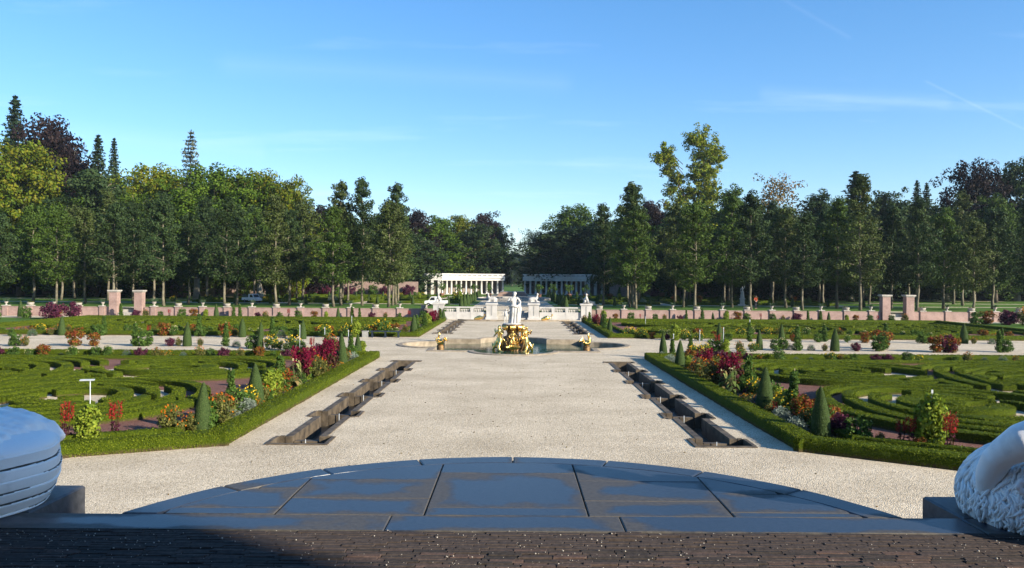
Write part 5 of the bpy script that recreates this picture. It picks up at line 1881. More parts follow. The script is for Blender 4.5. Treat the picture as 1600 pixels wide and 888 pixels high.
# lower planting that closes the borders between the tall plants
for sx in (-1, 1):
    for k in range(52):
        t = (k + random.random()) / 52
        kd = random.choice(['shrub', 'marigold', 'coleus', 'shrub', 'dahlia', 'lavender', 'silver', 'shrub', 'cotinus', 'limevine', 'yellow'])
        plant(kd, sx * (9.05 + random.uniform(-.25, .3)) + .1, 22.6 + t * 21, random.uniform(.4, 1.0) * (.6 if kd in ('marigold', 'silver', 'lavender') else 1), CTX['w'])
    for k in range(30):
        kd = random.choice(['shrub', 'marigold', 'coleus', 'shrub', 'dahlia', 'lavender', 'yellow', 'cotinus', 'cream'])
        plant(kd, sx * (9.5 + k * .85 + random.uniform(-.3, .3)), 43.6 + random.uniform(-.35, .3), random.uniform(.4, .85) * (.6 if kd in ('marigold', 'lavender') else 1), CTX['c'])
    for k in range(34):
        kd = random.choice(['shrub', 'marigold', 'coleus', 'shrub', 'dahlia', 'yellow', 'shrub', 'cream'])
        plant(kd, sx * (9 + k * 1.05 + random.uniform(-.3, .3)), 61.8 + random.uniform(-.3, .3), random.uniform(.5, .95) * (.6 if kd in ('marigold', 'lavender') else 1), CTX['b'])
# bed at the foot of the brick wall
kinds = ['shrub', 'cone', 'cotinus', 'lobelia', 'limevine', 'vine', 'shrub', 'coleus', 'rose', 'dahlia']
for sx in (-1, 1):
    for k in range(26):
        x = sx * (10.2 + k * 1.32 + random.uniform(-.3, .3))
        kd = kinds[(k * 3 + (0 if sx < 0 else 4)) % 10]
        plant(kd, x, 88.5 + random.uniform(-.5, .4), random.uniform(.7, 1.15) * (1.3 if kd in ('cone', 'vine', 'rose') else 1), 'under the pink brick wall')
# taller mixed planting on the outer flanks
outer = ['cotinus', 'cone', 'shrub', 'amaranth', 'limevine', 'cone', 'dahlia', 'cotinus', 'shrub', 'coleus']
for sx in (-1, 1):
    for k in range(22):
        x = sx * random.uniform(47.5, 57)
        plant(outer[k % 10], x, 66 + k * 1.0, random.uniform(1.1, 2.2), 'on the outer flank')

# plant label posts
for px, pt_, pb in ((142, 594, 690), (469, 508, 551), (508, 512, 552), (545, 516, 558), (550, 494, 512), (1053, 522, 560), (1094, 516, 553), (1131, 512, 553), (1457, 610, 700), (1009, 495, 512), (1172, 500, 534)):
    x, d = at(px, pb)
    h_ = (pb - pt_) * d / F
    T = thing('plant_label', 'thin pale metal plant label post standing among flowers', 'sign', (x, d, 0), 0, 'plant label posts')
    mb = MB(); mb.tube([(0, 0, 0), (0, 0, h_)], 0.016 if d > 40 else .014, 6); mb.build('post', mt['post'], T)
    if px == 142:
        mb = MB(); mb.box((-.08, 0, h_), (.36, .10, .015), .25, 0, 0, .25); mb.build('label_plate', mt['post'], T)
    else:
        mb = MB(); mb.box((0, -.02, h_ - .03), (.05, .012, .09)); mb.build('label_plate', mt['post'], T)

# bench and litter box by the hedge
x, d = at(597, 530)
T = thing('garden_bench', 'dark blue backless garden bench in front of the far hedge', 'bench', (x, 60.0, 0))
for k in range(3):
    mb = MB(); mb.bbox((0, -.16 + k * .16, .45), (2.3, .13, .05), .012); mb.build('seat_slat', mt['bench'], T)
for k in (-1, 0, 1):
    mb = MB(); mb.bb(k * .98 - .07, k * .98 + .07, -.2, .2, 0, .07); mb.bb(k * .98 - .05, k * .98 + .05, -.16, .16, .07, .36); mb.bb(k * .98 - .06, k * .98 + .06, -.22, .22, .36, .425); mb.build('leg', mt['bench'], T)
T = thing('litter_box', 'square grey stone litter box at the end of the bench', 'bin', (x - 1.5, 60.0, 0))
mb = MB(); mb.bbox((0, 0, .22), (.42, .42, .44), .02); mb.build('body', mt['grey_box'], T)
mb = MB(); mb.bbox((0, 0, .455), (.46, .46, .05), .01); mb.build('lid', mt['grey_box'], T)

# ------------------------------------------------------------ trees
def limb(mb, p, q, r0, r1, g, bend=.12, n=5, sides=6):
    p, q = np.array(p, float), np.array(q, float)
    L = np.linalg.norm(q - p)
    t = np.linspace(0, 1, n)[:, None]
    pts = p + (q - p) * t + np.array([0, 0, 1.0]) * (L * bend * np.sin(t * math.pi)) + g.normal(0, L * .025, (n, 3)) * np.sin(t * math.pi)
    mb.tube(pts, np.linspace(r0, r1, n), sides)
    return pts


def clump(mb, c, r, n, size, g, flat_=.8, asp=.65):
    P = g.normal(size=(n, 3))
    nr = np.linalg.norm(P, axis=1, keepdims=True)
    N = P / nr
    P = N * (.45 + .65 * g.random((n, 1)) ** .5) * np.array([r, r, r * flat_]) + np.array(c)
    N = N + g.normal(0, .38, N.shape) + [0, 0, .2]
    mb.cards(P, N, g.uniform(.55, 1.25, n) * size, asp, 0, g)


def finish(T, tr, cr, bark, leaf):
    tr.build('trunk', bark, T)
    cr.build('crown', leaf, T)
    return T


def avenue_tree(seed, h=13.0, r0=2.7, base=3.1, n_l=40, per=82, size=.27, spire=0.12):
    g = np.random.default_rng(seed)
    T = thing('avenue_tree', 'x', 'tree')
    tr, cr = MB(), MB()
    top = h * .96
    zs = np.linspace(0, top, 12)
    wob = np.cumsum(g.normal(0, .05, (12, 2)), 0)
    wob[0] = 0
    path = np.c_[wob, zs]
    tr.tube(path, np.interp(zs, [0, .4, top * .4, top], [.21, .165, .11, .02]), 9)
    for k in range(n_l):
        t = (k + .5) / n_l
        z = base + (h - base) * t ** 1.05 * .97
        env = r0 * (min(1, .45 + t / .22 * .55) * (1 - t) ** .72 + spire) * g.uniform(.62, 1.12)
        a = k * 2.399 + g.normal(0, .35)
        c = np.array([np.interp(z, zs, path[:, 0]), np.interp(z, zs, path[:, 1]), z - .25])
        e = c + np.array([math.cos(a) * env, math.sin(a) * env, env * g.uniform(.05, .55)])
        pts = limb(tr, c, e, .055 * (1.1 - t), .012, g, .08, 5, 5)
        for q, f in ((1.0, 1.0), (.66, .95), (.34, .75)):
            p = pts[0] + (pts[-1] - pts[0]) * q + g.normal(0, .16, 3)
            clump(cr, p, g.uniform(.55, .95) * f * (1.05 - .35 * t), int(per * f), size, g)
    for k in range(5):
        clump(cr, (path[-1, 0] + g.normal(0, .15), path[-1, 1] + g.normal(0, .15), h - .1 - k * .35), .34 + .05 * k, 30, size * .9, g)
    return finish(T, tr, cr, mt['bark'], mt['oak'])


def big_tree(seed, h, r0, base, n_l, per, size, lr, bark, leaf, name='broadleaf_tree', leaders=1, top_pow=.5, cluster=1.0, trunk_r=.5):
    g = np.random.default_rng(seed)
    T = thing(name, 'x', 'tree')
    tr, cr = MB(), MB()
    zs = np.linspace(0, h * .8, 9)
    wob = np.cumsum(g.normal(0, .12, (9, 2)), 0); wob[0] = 0
    path = np.c_[wob, zs]
    tr.tube(path, np.interp(zs, [0, .6, h * .35, h * .8], [trunk_r * 1.35, trunk_r, trunk_r * .55, .06]), 10)
    ph = g.uniform(0, 6.3, 3)
    for k in range(n_l):
        t = (k + .5) / n_l
        z = base + (h - base) * t * .96
        a = k * 2.399 + g.normal(0, .3)
        env = r0 * (min(1, .62 + t / .25 * .38) * (1 - t ** 2.1) ** top_pow + .05) * (1 + .16 * math.sin(2 * a + ph[0] + t * 3) + .12 * math.sin(3 * a + ph[1] - t * 5)) * g.uniform(.78, 1.06)
        zr = max(base * .5, z - env * .55)
        c = np.array([np.interp(zr, zs, path[:, 0]), np.interp(zr, zs, path[:, 1]), min(zr, h * .78)])
        e = np.array([math.cos(a) * env, math.sin(a) * env, z])
        pts = limb(tr, c, e, trunk_r * .3 * (1.1 - t), .03, g, .06, 6, 5)
        for q in ((1.0, .78, .52) if env > r0 * .4 else (1.0, .6)):
            p = pts[0] + (pts[-1] - pts[0]) * q + g.normal(0, lr * .45, 3)
            for w in range(2):
                clump(cr, p + g.normal(0, lr * .75, 3) * [1, 1, .6], lr * g.uniform(.6, 1.05), int(per * (.65 + .35 * q)), size, g, .7)
    return finish(T, tr, cr, bark, leaf)


def conifer(seed, h, rb, base, leaf, name='conifer_tree', droop=.25, per=26, size=.45, gap=.75, loose=.0):
    g = np.random.default_rng(seed)
    T = thing(name, 'x', 'tree')
    tr, cr = MB(), MB()
    tr.tube([(0, 0, 0), (.05, 0, h * .5), (0, 0, h)], [h * .017, h * .011, .02], 8)
    z = base
    while z < h - .15:
        t = (z - base) / (h - base)
        rr = rb * (1 - t) ** .62 * g.uniform(.7, 1.12) + .15
        nb = 9 if t < .6 else 6
        for k in range(nb):
            if g.random() < loose:
                continue
            a = k * 6.283 / nb + g.normal(0, .25)
            L = rr * g.uniform(.72, 1.1)
            e = np.array([math.cos(a) * L, math.sin(a) * L, z - L * droop + .18 * L * g.random()])
            tr.tube([(0, 0, z), e * [.5, .5, 1] * 1 + [0, 0, .04 * L], e], [.035, .02, .008], 4)
            n = max(6, int(per * L / rb * 1.3))
            f = g.random(n) ** .7
            P = np.array([0, 0, z]) * (1 - f)[:, None] + e * f[:, None] + g.normal(0, .11 * L + .08, (n, 3)) * [1, 1, .45]
            N = np.array([0, 0, 1.0]) + g.normal(0, .55, (n, 3))
            cr.cards(P, N, g.uniform(.6, 1.2, n) * size, .5, 0, g)
        z += gap * (1.05 - .55 * t)
    n = 60
    P = np.c_[g.normal(0, .1, n), g.normal(0, .1, n), h - g.random(n) * 1.4]
    cr.cards(P, None, size * .7, .4, 0, g)
    return finish(T, tr, cr, mt['bark_dark'], leaf)


def forked_poplar(seed=45):
    """two unequal upright heads on a forked trunk"""
    g = np.random.default_rng(seed)
    T = thing('forked_tree', 'x', 'tree')
    tr, cr = MB(), MB()
    tr.tube([(0, 0, 0), (.2, 0, 8), (.4, 0, 14)], [.9, .6, .5], 10)
    limb(tr, (.4, 0, 14), (1.2, .3, 34), .42, .06, g, .0, 7, 7)
    limb(tr, (.3, 0, 12), (-7.5, -.4, 31), .34, .05, g, .10, 8, 7)
    limb(tr, (.4, 0, 16), (-2.6, .5, 26), .2, .04, g, .05, 6, 6)
    head = [(0, 35.5, 3.4), (-2.2, 35.2, 2.2), (2.6, 33.4, 2.8), (3.6, 31.2, 2.2), (.4, 31.5, 3.4), (1.8, 28.4, 3.2), (-1.2, 27.4, 2.8), (.4, 24.4, 3.6), (2.4, 22.8, 3.2), (-.6, 20, 4.0), (2.2, 17.8, 3.8), (-2.8, 23.4, 2.0), (0, 14, 4.4),
            (-7.6, 32.6, 2.1), (-9.4, 31.2, 1.9), (-6.4, 30.4, 2.0), (-7.4, 28.2, 1.8), (-5.0, 26.4, 2.0), (-6.6, 24.2, 1.9), (-4.2, 22, 2.3), (-6.2, 19.8, 2.4), (-3.8, 17, 3.0)]
    for x, z, r in head:
        for k in range(int(17 * r)):
            v = g.normal(size=3)
            v /= np.linalg.norm(v)
            c = np.array([x, 0, z]) + v * r * g.uniform(.2, 1.02)
            clump(cr, c, g.uniform(.45, .95), 40, .44, g, .8)
        limb(tr, (.4 if x > -3.5 else -4, 0, z - r * 1.3), (x, g.normal(0, .8), z), .09, .02, g, .05, 5, 5)
    return finish(T, tr, cr, mt['bark_dark'], mt['poplar'])


TREE = {}


def tree(key, maker, loc, rz, sc, label, group=None, leaf=None, cat='tree'):
    if key not in TREE:
        TREE[key] = o = maker()
    else:
        o = copy_tree(TREE[key])
    o.location, o.rotation_euler = loc, (0, 0, 0 if key == ('bg', 'P') else rz)
    o.scale = sc if isinstance(sc, tuple) else (sc, sc, sc)
    o['label'] = label
    if group:
        o['group'] = group
    elif 'group' in o:
        del o['group']
    if leaf is not None:
        c = [k for k in KIDS[o.name] if k.name.startswith('crown')][0]
        c.material_slots[0].link = 'OBJECT'
        c.material_slots[0].material = leaf
    return o


AV = [lambda: avenue_tree(21, 13.2, 3.5), lambda: avenue_tree(22, 12.4, 3.2, 3.3), lambda: avenue_tree(23, 14.2, 3.0, 3.0, 40, 80, .27, .16),
      lambda: avenue_tree(24, 12.8, 3.7, 2.8), lambda: avenue_tree(25, 13.6, 2.9, 3.4, 38, 78), lambda: avenue_tree(26, 15.6, 2.6, 3.2, 44, 72, .27, .2)]
rows = [(97.6, 6.8, 15.2, 8, 'first'), (105.0, 6.8, 15.5, 8, 'second'), (119.5, 7.2, 17.3, 8, 'third'), (128.0, 7.2, 20.0, 8, 'fourth')]
for ri, (d, sp_, x0, n, nm) in enumerate(rows):
    for sx in (-1, 1):
        for k in range(n):
            x = sx * (x0 + k * sp_) + random.uniform(-.35, .35) + (-.1)
            yy = d + random.uniform(-.5, .5)
            key = random.choice(range(6)) if not (ri == 0 and k == 1 and sx < 0) else 0
            lf = None
            r = random.random()
            if sx < 0 and ri == 0 and k == 1:
                lf = mt['oak_green']
            elif r < .25:
                lf = mt['oak_green']
            elif r < .5:
                lf = mt['oak_dark']
            s = random.uniform(.86, 1.08) * (1.0 if ri < 2 else 1.08)
            tree(('av', key), AV[key], (x, yy, UP), random.uniform(0, 6.3), s, '%s slender avenue tree, %s row behind the brick wall, %s' % ({None: 'grey-green', 'avenue_leaf_fresh': 'fresh green', 'avenue_leaf_dark': 'dark green'}[lf.name if lf else None], nm, 'bench side' if sx < 0 else 'statue side'), 'avenue trees in the %s row' % nm, lf)
# spire-topped individuals that break the skyline on the bench side
for px, d, hh, lab in ((566, 104, 16.6, 'tallest slim avenue tree with ragged spire top, behind the bench'), (619, 108, 16.4, 'slim avenue tree with twin ragged tip, beside the sunny colonnade'), (990, 104, 15.9, 'tall slim dark avenue tree with pointed tip beside the shaded colonnade'), (943, 112, 14.2, 'thin dark leaning avenue tree in front of the shaded colonnade')):
    tree(('av', 5), AV[5], ((px - 803) * d / F, d, UP), px * .1, (.95, .95, hh / 15.6), lab, None, mt['oak_dark'])

BT = dict(
    A=lambda: big_tree(41, 24, 7.5, 3.0, 66, 70, .54, 1.65, mt['bark_pale'], mt['beech']),
    B=lambda: big_tree(42, 22, 6.4, 2.5, 60, 70, .52, 1.55, mt['bark_pale'], mt['beech']),
    C=lambda: big_tree(43, 26, 6.0, 4.0, 60, 68, .52, 1.5, mt['bark_dark'], mt['beech'], top_pow=.65),
    D=lambda: big_tree(44, 20, 5.2, 3.0, 46, 22, .42, 1.3, mt['bark_dark'], mt['rust']),
    P=forked_poplar,
    F=lambda: conifer(46, 26, 4.2, 3, mt['spruce'], per=60, size=.6, gap=.8),
    G=lambda: conifer(47, 24, 4.4, 6, mt['grey_fir'], loose=.2, droop=.15, gap=1.0, per=56, size=.55))
LAB = dict(beech='broad green beech', yellowing='yellowing broadleaf tree', copper='dark copper beech', poplar='tall pale yellow-green tree', rust='thin rusty autumn tree', spruce='dark pointed spruce', grey_fir='grey-green open fir', oak_dark='dark green broadleaf tree', oak_green='fresh green broadleaf tree')
# (key, leaf, px of the trunk, py of the top, distance, width in px, where)
BG = [('A', 'oak_dark', -60, 200, 150, 190, 'at the far end of the wood'), ('F', 'spruce', 22, 150, 168, 95, 'rising above the copper beeches'), ('A', 'copper', 72, 188, 158, 150, 'beside the highest spruce'), ('B', 'copper', 110, 222, 156, 110, 'beside twin spruces'),
      ('A', 'yellowing', 32, 226, 142, 165, 'in front of the copper beeches'), ('F', 'spruce', 152, 211, 152, 72, 'taller of the twin spruces'), ('F', 'spruce', 177, 216, 155, 52, 'slimmer of the twin spruces'), ('B', 'oak_dark', 150, 262, 140, 130, 'below the twin spruces'),
      ('A', 'yellowing', 240, 262, 150, 140, 'between the twin spruces and the open fir'), ('G', 'grey_fir', 297, 203, 165, 60, 'standing alone on the skyline'), ('A', 'beech', 330, 262, 146, 150, 'behind pale thick trunks'), ('C', 'beech', 285, 285, 140, 120, 'over the gate'),
      ('A', 'yellowing', 405, 270, 152, 130, 'next to the gap in the skyline'), ('B', 'yellowing', 450, 277, 146, 85, 'at the edge of the tall wood'), ('B', 'beech', 380, 275, 148, 120, 'before yellowing crowns'), ('B', 'copper', 495, 322, 172, 100, 'behind the slim avenue trees'),
      ('C', 'oak_dark', 530, 320, 180, 85, 'behind the bench'), ('B', 'beech', 590, 330, 186, 110, 'over the rear wall'), ('B', 'copper', 645, 328, 192, 85, 'above the pavilion end'), ('C', 'beech', 685, 335, 198, 90, 'behind the sunny colonnade'),
      ('B', 'yellowing', 722, 335, 202, 80, 'over the sunny colonnade roof'), ('B', 'copper', 757, 331, 206, 72, 'near the central gap, sunny side'), ('C', 'beech', 778, 350, 204, 46, 'last before the central gap, sunny side'), ('B', 'oak_dark', 742, 350, 198, 90, 'tight behind the sunny colonnade'),
      ('D', 'oak_dark', 828, 356, 232, 50, 'airy crown beside the central gap'), ('B', 'oak_dark', 858, 362, 210, 75, 'first beyond the central gap'), ('A', 'beech', 897, 322, 208, 100, 'behind the shaded colonnade'), ('B', 'oak_dark', 940, 340, 196, 90, 'over the shaded colonnade end'), ('C', 'oak_dark', 880, 345, 214, 80, 'deep behind the shaded colonnade'),
      ('B', 'copper', 1020, 312, 172, 90, 'beside the tall pale tree'), ('P', 'poplar', 1094, 200, 178, 84, 'with two upright heads, highest on the statue side'), ('A', 'beech', 980, 345, 176, 110, 'dark, before the copper beech'), ('C', 'oak_green', 1145, 288, 146, 85, 'below the tall pale tree'),
      ('D', 'rust', 1215, 270, 150, 115, 'with thin top twigs'), ('B', 'oak_dark', 1175, 320, 140, 110, 'behind the marble statue'), ('C', 'oak_dark', 1280, 296, 148, 90, 'beside the rusty tree'), ('F', 'spruce', 1336, 268, 146, 110, 'broadest on the statue side'), ('C', 'oak_dark', 1382, 292, 150, 80, 'beside the broad spruce'),
      ('B', 'oak_dark', 1235, 330, 138, 110, 'low in front of the rusty tree'), ('F', 'spruce', 1432, 282, 166, 52, 'one of two slim spruces on the skyline'), ('F', 'spruce', 1447, 286, 168, 48, 'other of two slim spruces on the skyline'), ('B', 'oak_dark', 1420, 318, 142, 110, 'below the slim spruces'), ('A', 'copper', 1520, 255, 146, 115, 'crowning the skyline on the statue side'),
      ('A', 'oak_dark', 1590, 252, 150, 130, 'beside the large copper beech'), ('C', 'oak_green', 1555, 300, 138, 90, 'in front of the large copper beech'), ('A', 'oak_dark', 1670, 260, 150, 170, 'past the large copper beech'), ('B', 'oak_dark', 1330, 330, 140, 120, 'low under the broad spruce'), ('B', 'oak_dark', 1480, 320, 140, 110, 'low under the large copper beech'), ('C', 'oak_dark', 1060, 330, 150, 100, 'dark at the foot of the tall pale tree'),
      ('A', 'beech', -20, 300, 136, 150, 'low at the far flank'), ('B', 'beech', 90, 310, 136, 130, 'low before the copper beeches'), ('B', 'beech', 210, 300, 138, 130, 'low under the yellowing crown'), ('C', 'beech', 440, 320, 150, 100, 'low beside the yellowing edge'),
      ('B', 'oak_dark', 560, 350, 178, 110, 'low over the rear wall'), ('B', 'oak_dark', 640, 360, 184, 110, 'low behind the pavilion')]
NAT = dict(A=(24, 8.3), B=(22, 7.2), C=(26, 6.6), D=(20, 6.0), P=(38.2, 6.0), F=(26, 4.4), G=(24, 4.2))
for key, leaf, px, py, d, wpx, where in BG:
    hy = 437 + 0.0063 * (px - 803)
    top = H - (py - hy) * d / F - UP
    w = wpx * d / F / 2
    h0, r0 = NAT[key]
    sxy = w / r0
    tree(('bg', key), BT[key], ((px - 803) * d / F, d, UP), random.uniform(0, 6.3), (sxy, sxy, top / h0), LAB[leaf] + ' ' + where, None, mt[leaf])
# the wood behind: crowns between and below the named ones
fill = [(px, random.uniform(268, 305), random.uniform(160, 176)) for px in range(-70, 470, 46)] + [(px, random.uniform(345, 360), random.uniform(188, 200)) for px in range(500, 720, 44)]
fill += [(px, random.uniform(312, 345), random.uniform(158, 172)) for px in range(1075, 1690, 46)] + [(px, random.uniform(352, 365), random.uniform(190, 204)) for px in range(870, 1010, 44)]
for k, (px, py, d) in enumerate(fill):
    top = H - (py - 437) * d / F - UP
    lf = random.choice(['beech', 'beech', 'oak_green', 'yellowing', 'yellowing'] if px < 480 else ['beech', 'oak_dark', 'oak_dark'])
    kk = 'AB'[k % 2]
    w = 130 * d / F / 2 / NAT[kk][1]
    tree(('bg', kk), BT[kk], ((px - 803) * d / F, d, UP), random.uniform(0, 6.3), (w, w, top / NAT[kk][0]), LAB[lf] + ' filling the wood behind the boundary wall, ' + ('bench side' if px < 803 else 'statue side'), 'woodland trees behind the boundary wall: ' + LAB[lf], mt[lf])
# thick pale trunks standing on the lawn
for px, d, lean in ((275, 146, -.5), (286, 148, .6), (307, 132, .2), (316, 150, .3), (346, 150, .5), (407, 140, -.8), (1075, 132, 0.1)):
    T = thing('old_beech', 'old beech with thick %s trunk on the lawn %s' % ('grey' if px > 800 else 'pale', {275: 'leaning towards the gate', 286: 'splitting beside a leaning one', 307: 'closest to the urns', 316: 'deep in the grove', 346: 'near a sunlit wall end', 407: 'alone at the end of the wall', 1075: 'under the tall pale tree'}[px]), 'tree', ((px - 803) * d / F, d, UP))
    mb = MB()
    mb.tube([(0, 0, -.1), (lean * .05, 0, .5), (lean * .4, 0, 3), (lean, 0, 6), (lean * 1.2, 0, 9)], [.80, .52, .44, .36, .2], 12)
    mb.build('trunk', mt['bark_pale'] if px < 800 else mt['bark_dark'], T)
    g = np.random.default_rng(px)
    cr = MB()
    for k in range(40):
        a = g.uniform(0, 6.3)
        r = 4.2 * math.sqrt(g.random())
        clump(cr, (lean + r * math.cos(a), r * math.sin(a), g.uniform(5.5, 13)), g.uniform(.9, 1.4), 50, .42, g)
    cr.build('crown', mt['beech'] if px < 800 else mt['poplar'], T)
# far wood closing the axis, and the undergrowth below the tall trees
for k, (px, py, d, w) in enumerate([(800, 396, 430, 34), (818, 400, 470, 30), (782, 385, 400, 34), (840, 388, 400, 40), (808, 405, 560, 30), (760, 380, 380, 50), (866, 382, 380, 50), (806, 392, 500, 40), (793, 398, 520, 34), (822, 394, 440, 34)]):
    top = H - (py - 437) * d / F - UP
    tree(('bg', 'B'), BT['B'], ((px - 803) * d / F, d, UP), k * 1.3, (w * d / F / 2 / 7.2, w * d / F / 2 / 7.2, top / 22), 'hazy distant broadleaf tree closing the view between the colonnades', 'distant trees in the central gap', mt['oak_dark'])
mb = MB()
g = np.random.default_rng(77)
n = 42000
x = g.uniform(20, 150, n) * np.where(g.random(n) < .5, -1, 1)
yy = g.uniform(176, 190, n) - np.maximum(0, np.abs(x) - 55) * .45
z = UP + g.random(n) ** 1.3 * 9 * (.65 + .35 * np.sin(x * .5) * np.sin(x * .23 + 1))
mb.cards(np.c_[x, yy, z], None, g.uniform(.5, 1.1, n), .7, 0, g)
tag(mb.build('undergrowth', mt['under']), 'dense dark undergrowth of the wood behind the boundary walls', 'undergrowth', kind='stuff')

# ------------------------------------------------------------ upper garden planting
g = np.random.default_rng(9)
for sx in (-1, 1):
    for k in range(9):
        plant('cone', sx * 6.3, 96 + k * 6.5, 1.5 + .15 * (k % 3), 'lining the upper axial path', UP)
    for d in (110.2, 130.8, 145.2):
        for k in range(9):
            plant('cone', sx * (9 + k * 4.9), d, 1.25, 'along the upper cross paths', UP)
    for k in range(34):
        d = random.choice((115.5, 121, 126, 133, 139, 143.5, 151, 155.5))
        plant(random.choice(['shrub', 'yellow', 'shrub', 'coleus', 'silver', 'limevine', 'rose', 'shrub']), sx * random.uniform(8, 50), d, random.uniform(.7, 1.4), 'in the upper garden beds', UP)
    # clipped low bed edgings
    T = thing('upper_parterre', 'upper garden lawn beds edged with low box, %s' % ('on the truck side' if sx < 0 else 'on the statue side'), 'parterre', (0, 0, UP), 0, 'upper garden beds')
    for xa, xb in ((6.9, 10.7), (13.3, 20.7), (23.3, 31.7), (34.3, 45.7)):
        for ya, yb in ((114, 127), (131, 145), (150, 157)):
            for p, q in (((xa, ya), (xb, ya)), ((xa, yb), (xb, yb)), ((xa, ya), (xa, yb)), ((xb, ya), (xb, yb))):
                hedge_line(T, 'edging', (sx * p[0], p[1]), (sx * q[0], q[1]), .4, .38, 8, .16, 1.0)
    # flowering shrubs trained along the rear wall
    for k in range(12):
        plant(random.choice(['shrub', 'cotinus', 'rose', 'shrub']), sx * (22.5 + k * 2.5), 170.5, random.uniform(1.8, 2.8), 'against the tall rear wall', UP)
    # tubs with round-headed trees before the colonnades
    for k, (x, d) in enumerate(((4.7, 150), (7.4, 151), (10.5, 152), (13.8, 153))):
        T = thing('tub_tree', 'round headed citrus tree in a terracotta tub before the colonnade', 'potted tree', (sx * x, d, UP), 0, 'tub trees before the colonnades')
        mb = MB(); mb.lathe([(.38, 0), (.5, .7), (.56, .72), (.56, .82), (.46, .82), (.02, .76)], (0, 0, 0), 14); mb.build('tub', mt['terracotta'], T)
        mb = MB(); mb.tube([(0, 0, .7), (.02, 0, 1.5)], [.06, .04], 6); mb.build('trunk', mt['bark'], T)
        mb = MB(); lumps(16, 26, (.75, .75, .7), (0, 0, 2.0), g, .35, .2, mb); mb.build('crown', mt['f_green'], T)

# ------------------------------------------------------------ marble statue on the lawn, truck, person
T = thing('garden_statue', 'pale marble standing statue on a pedestal under the avenue trees', 'statue', ((1160 - 803) * 112 / F, 112, UP), -.4)
mb = MB(); mb.bbox((0, 0, .12), (.75, .75, .24), .03); mb.bb(-.28, .28, -.28, .28, .24, .95); mb.bbox((0, 0, 1.0), (.7, .7, .12), .03); mb.build('pedestal', mt['marble'], T)
skin_figure('figure', body(shr=(.2, 0, 1.42, .07), elr=(.3, -.05, 1.62, .055), wrr=(.2, -.08, 1.86, .045), har=(.16, -.08, 1.95, .04), elb=(0, 0, 0, .01)) if False else body(elr=(.33, -.03, 1.6, .055), wrr=(.22, -.06, 1.82, .045), har=(.18, -.06, 1.92, .04)), BONES, mt['marble'], T, loc=(0, 0, 1.06))
mb = MB(); folds(mb, [(.27, 1.06), (.25, 1.4), (.23, 1.8), (.2, 2.05)], (0, 0, 0), 7, .2, 48, 6); mb.build('drapery', mt['marble'], T)

tx = (672 - 803) * 104 / F
T = truck = thing('utility_truck', 'small white utility truck parked behind the balustrade end', 'truck', (tx + .75, 104.0, UP), 0, None, .66)


def extr(mb, poly, y0, y1, mi=0, tuck=0.0):
    p = np.asarray(poly, float)
    n = len(p)
    c = p.mean(0)
    q = p
    i = np.arange(n)
    V = np.r_[np.c_[q[:, 0], np.full(n, y0), q[:, 1]], np.c_[q[:, 0], np.full(n, y1), q[:, 1]]]
    mb.add(V, np.c_[i, (i + 1) % n, (i + 1) % n + n, i + n], mi)
    mb.B.append((i[None, :] + mb.n - len(V), mi, False))
    mb.B.append(((i + n)[::-1][None, :] + mb.n - len(V), mi, False))


mb = MB()
extr(mb, [(-2.1, .45), (-2.15, .8), (-2.05, 1.02), (-1.35, 1.12), (-.9, 1.78), (-.75, 1.86), (.25, 1.86), (.32, 1.75), (.36, 1.05), (.36, .42)], -.82, .82)
mb.build('cab', mt['truck'], T)
mb = MB()
extr(mb, [(.42, .55), (.42, 1.12), (2.35, 1.12), (2.35, .55)], -.86, .86)
mb.build('cargo_bed', mt['truck'], T)
mb = MB(); mb.bb(.3, 2.3, -.5, .5, .35, .54); mb.build('chassis', mt['rubber'], T)
for s in (-1, 1):
    mb = MB()
    extr(mb, [(-1.18, 1.14), (-.82, 1.70), (-.15, 1.72), (-.12, 1.14)], s * .822, s * .832); mb.build('side_window', mt['glass'], T)
    for x in (-1.35, 1.4):
        a = np.linspace(0, 2 * math.pi, 21)[:-1]
        mb = MB(); mb.add(np.r_[np.c_[.33 * np.cos(a), np.full(20, -.1), .33 * np.sin(a)], np.c_[.33 * np.cos(a), np.full(20, .1), .33 * np.sin(a)]], np.c_[np.arange(20), (np.arange(20) + 1) % 20, (np.arange(20) + 1) % 20 + 20, np.arange(20) + 20])
        mb.B.append((np.arange(20)[None, :], 0, False)); mb.B.append(((np.arange(20) + 20)[None, :], 0, False))
        w_ = mb.build('wheel', mt['rubber'], T, (x, s * .80, .33))
        mb = MB(); mb.ball((0, s * .06, 0), (.17, .05, .17), 12, 7); mb.build('rim', mt['post'], w_)
    mb = MB(); mb.ball((-2.1, s * .6, .88), (.05, .12, .09), 10, 7); mb.build('headlight', mt['glass'], T)
mb = MB(); mb.add([(-1.33, -.7, 1.16), (-1.33, .7, 1.16), (-.93, .66, 1.74), (-.93, -.66, 1.74)], [(0, 1, 2, 3)]); mb.build('windscreen', mt['glass'], T, (-.03, 0, .02))

o = copy_tree(truck)
o.location, o.rotation_euler = ((389 - 803) * 112 / F, 113.5, UP), (0, 0, 2.6)
o['label'] = 'small white utility truck parked on the gravel beside the lawn'
mt['skin'] = M('skin', (0.50, 0.30, 0.22), None, rough=.6)
mt['vest'] = M('orange_red_cloth', (0.70, 0.10, 0.03), None, rough=.8)
mt['trouser'] = M('dark_cloth', (0.02, 0.022, 0.03), None, rough=.85)
mt['hair'] = M('dark_hair', (0.03, 0.02, 0.015), None, rough=.7)
px, d = 1181, 100.2
T = thing('person', 'person in an orange-red top and dark trousers standing between avenue trunks', 'person', ((px - 803) * d / F, d, UP), .5)
Jb = body()
skin_figure('body', Jb, BONES, mt['skin'], T)


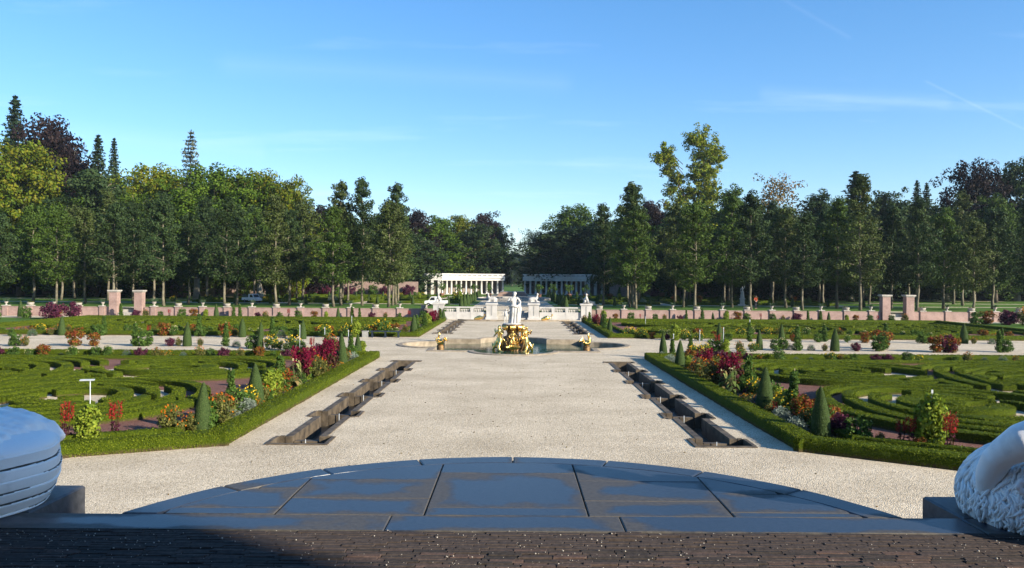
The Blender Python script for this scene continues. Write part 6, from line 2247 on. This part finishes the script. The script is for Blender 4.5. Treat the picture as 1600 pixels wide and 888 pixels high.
def grown(keys, k):
    return {q: (Jb[q][0], Jb[q][1], Jb[q][2], tuple(v * k + .012 for v in Jb[q][3]) if isinstance(Jb[q][3], tuple) else Jb[q][3] * k + .012) for q in keys}


tk = ['pelvis', 'belly', 'chest', 'shl', 'ell', 'shr', 'elr']
skin_figure('top', grown(tk, 1.12), [('pelvis', 'belly'), ('belly', 'chest'), ('chest', 'shl'), ('shl', 'ell'), ('chest', 'shr'), ('shr', 'elr')], mt['vest'], T)
lk = ['pelvis', 'hil', 'knl', 'anl', 'hir', 'knr', 'anr']
skin_figure('trousers', grown(lk, 1.1), [('pelvis', 'hil'), ('hil', 'knl'), ('knl', 'anl'), ('pelvis', 'hir'), ('hir', 'knr'), ('knr', 'anr')], mt['trouser'], T)
mb = MB(); mb.ball((.03, 0, 1.69), (.1, .105, .1), 12, 8); mb.build('hair', mt['hair'], T)

# fallen leaves and twigs on the gravel
mb = MB()
g = np.random.default_rng(31)
n = 900
x, yy = g.uniform(-7.2, 7.2, n), 11 + 34 * g.random(n) ** 1.3
okk = ~((np.abs(np.abs(x) - 5.7) < .85) & (yy > 21))
N = np.array([0, 0, 1.0]) + g.normal(0, .35, (n, 3))
mb.cards(np.c_[x, yy, np.full(n, .012)][okk], N[okk], g.uniform(.03, .075, n)[okk], .6, 0, g)
tag(mb.build('fallen_leaves', mt['rust']), 'dry brown leaves scattered over the gravel walk', 'leaves', kind='stuff')
# ------------------------------------------------------------ haze: the thin morning air over the garden
mb = MB(); mb.bb(-420, 420, -90, 720, -2.2, 62)
m_ = bpy.data.materials.new('morning_haze')
m_.use_nodes = True
nt_ = m_.node_tree
nt_.nodes.clear()
vol = nt_.nodes.new('ShaderNodeVolumePrincipled')
vol.inputs['Color'].default_value = (0.70, 0.84, 1.0, 1)
vol.inputs['Density'].default_value = 0.00012
vol.inputs['Anisotropy'].default_value = 0.2
oo = nt_.nodes.new('ShaderNodeOutputMaterial')
nt_.links.new(vol.outputs[0], oo.inputs['Volume'])
tag(mb.build('haze', m_), kind='stuff')
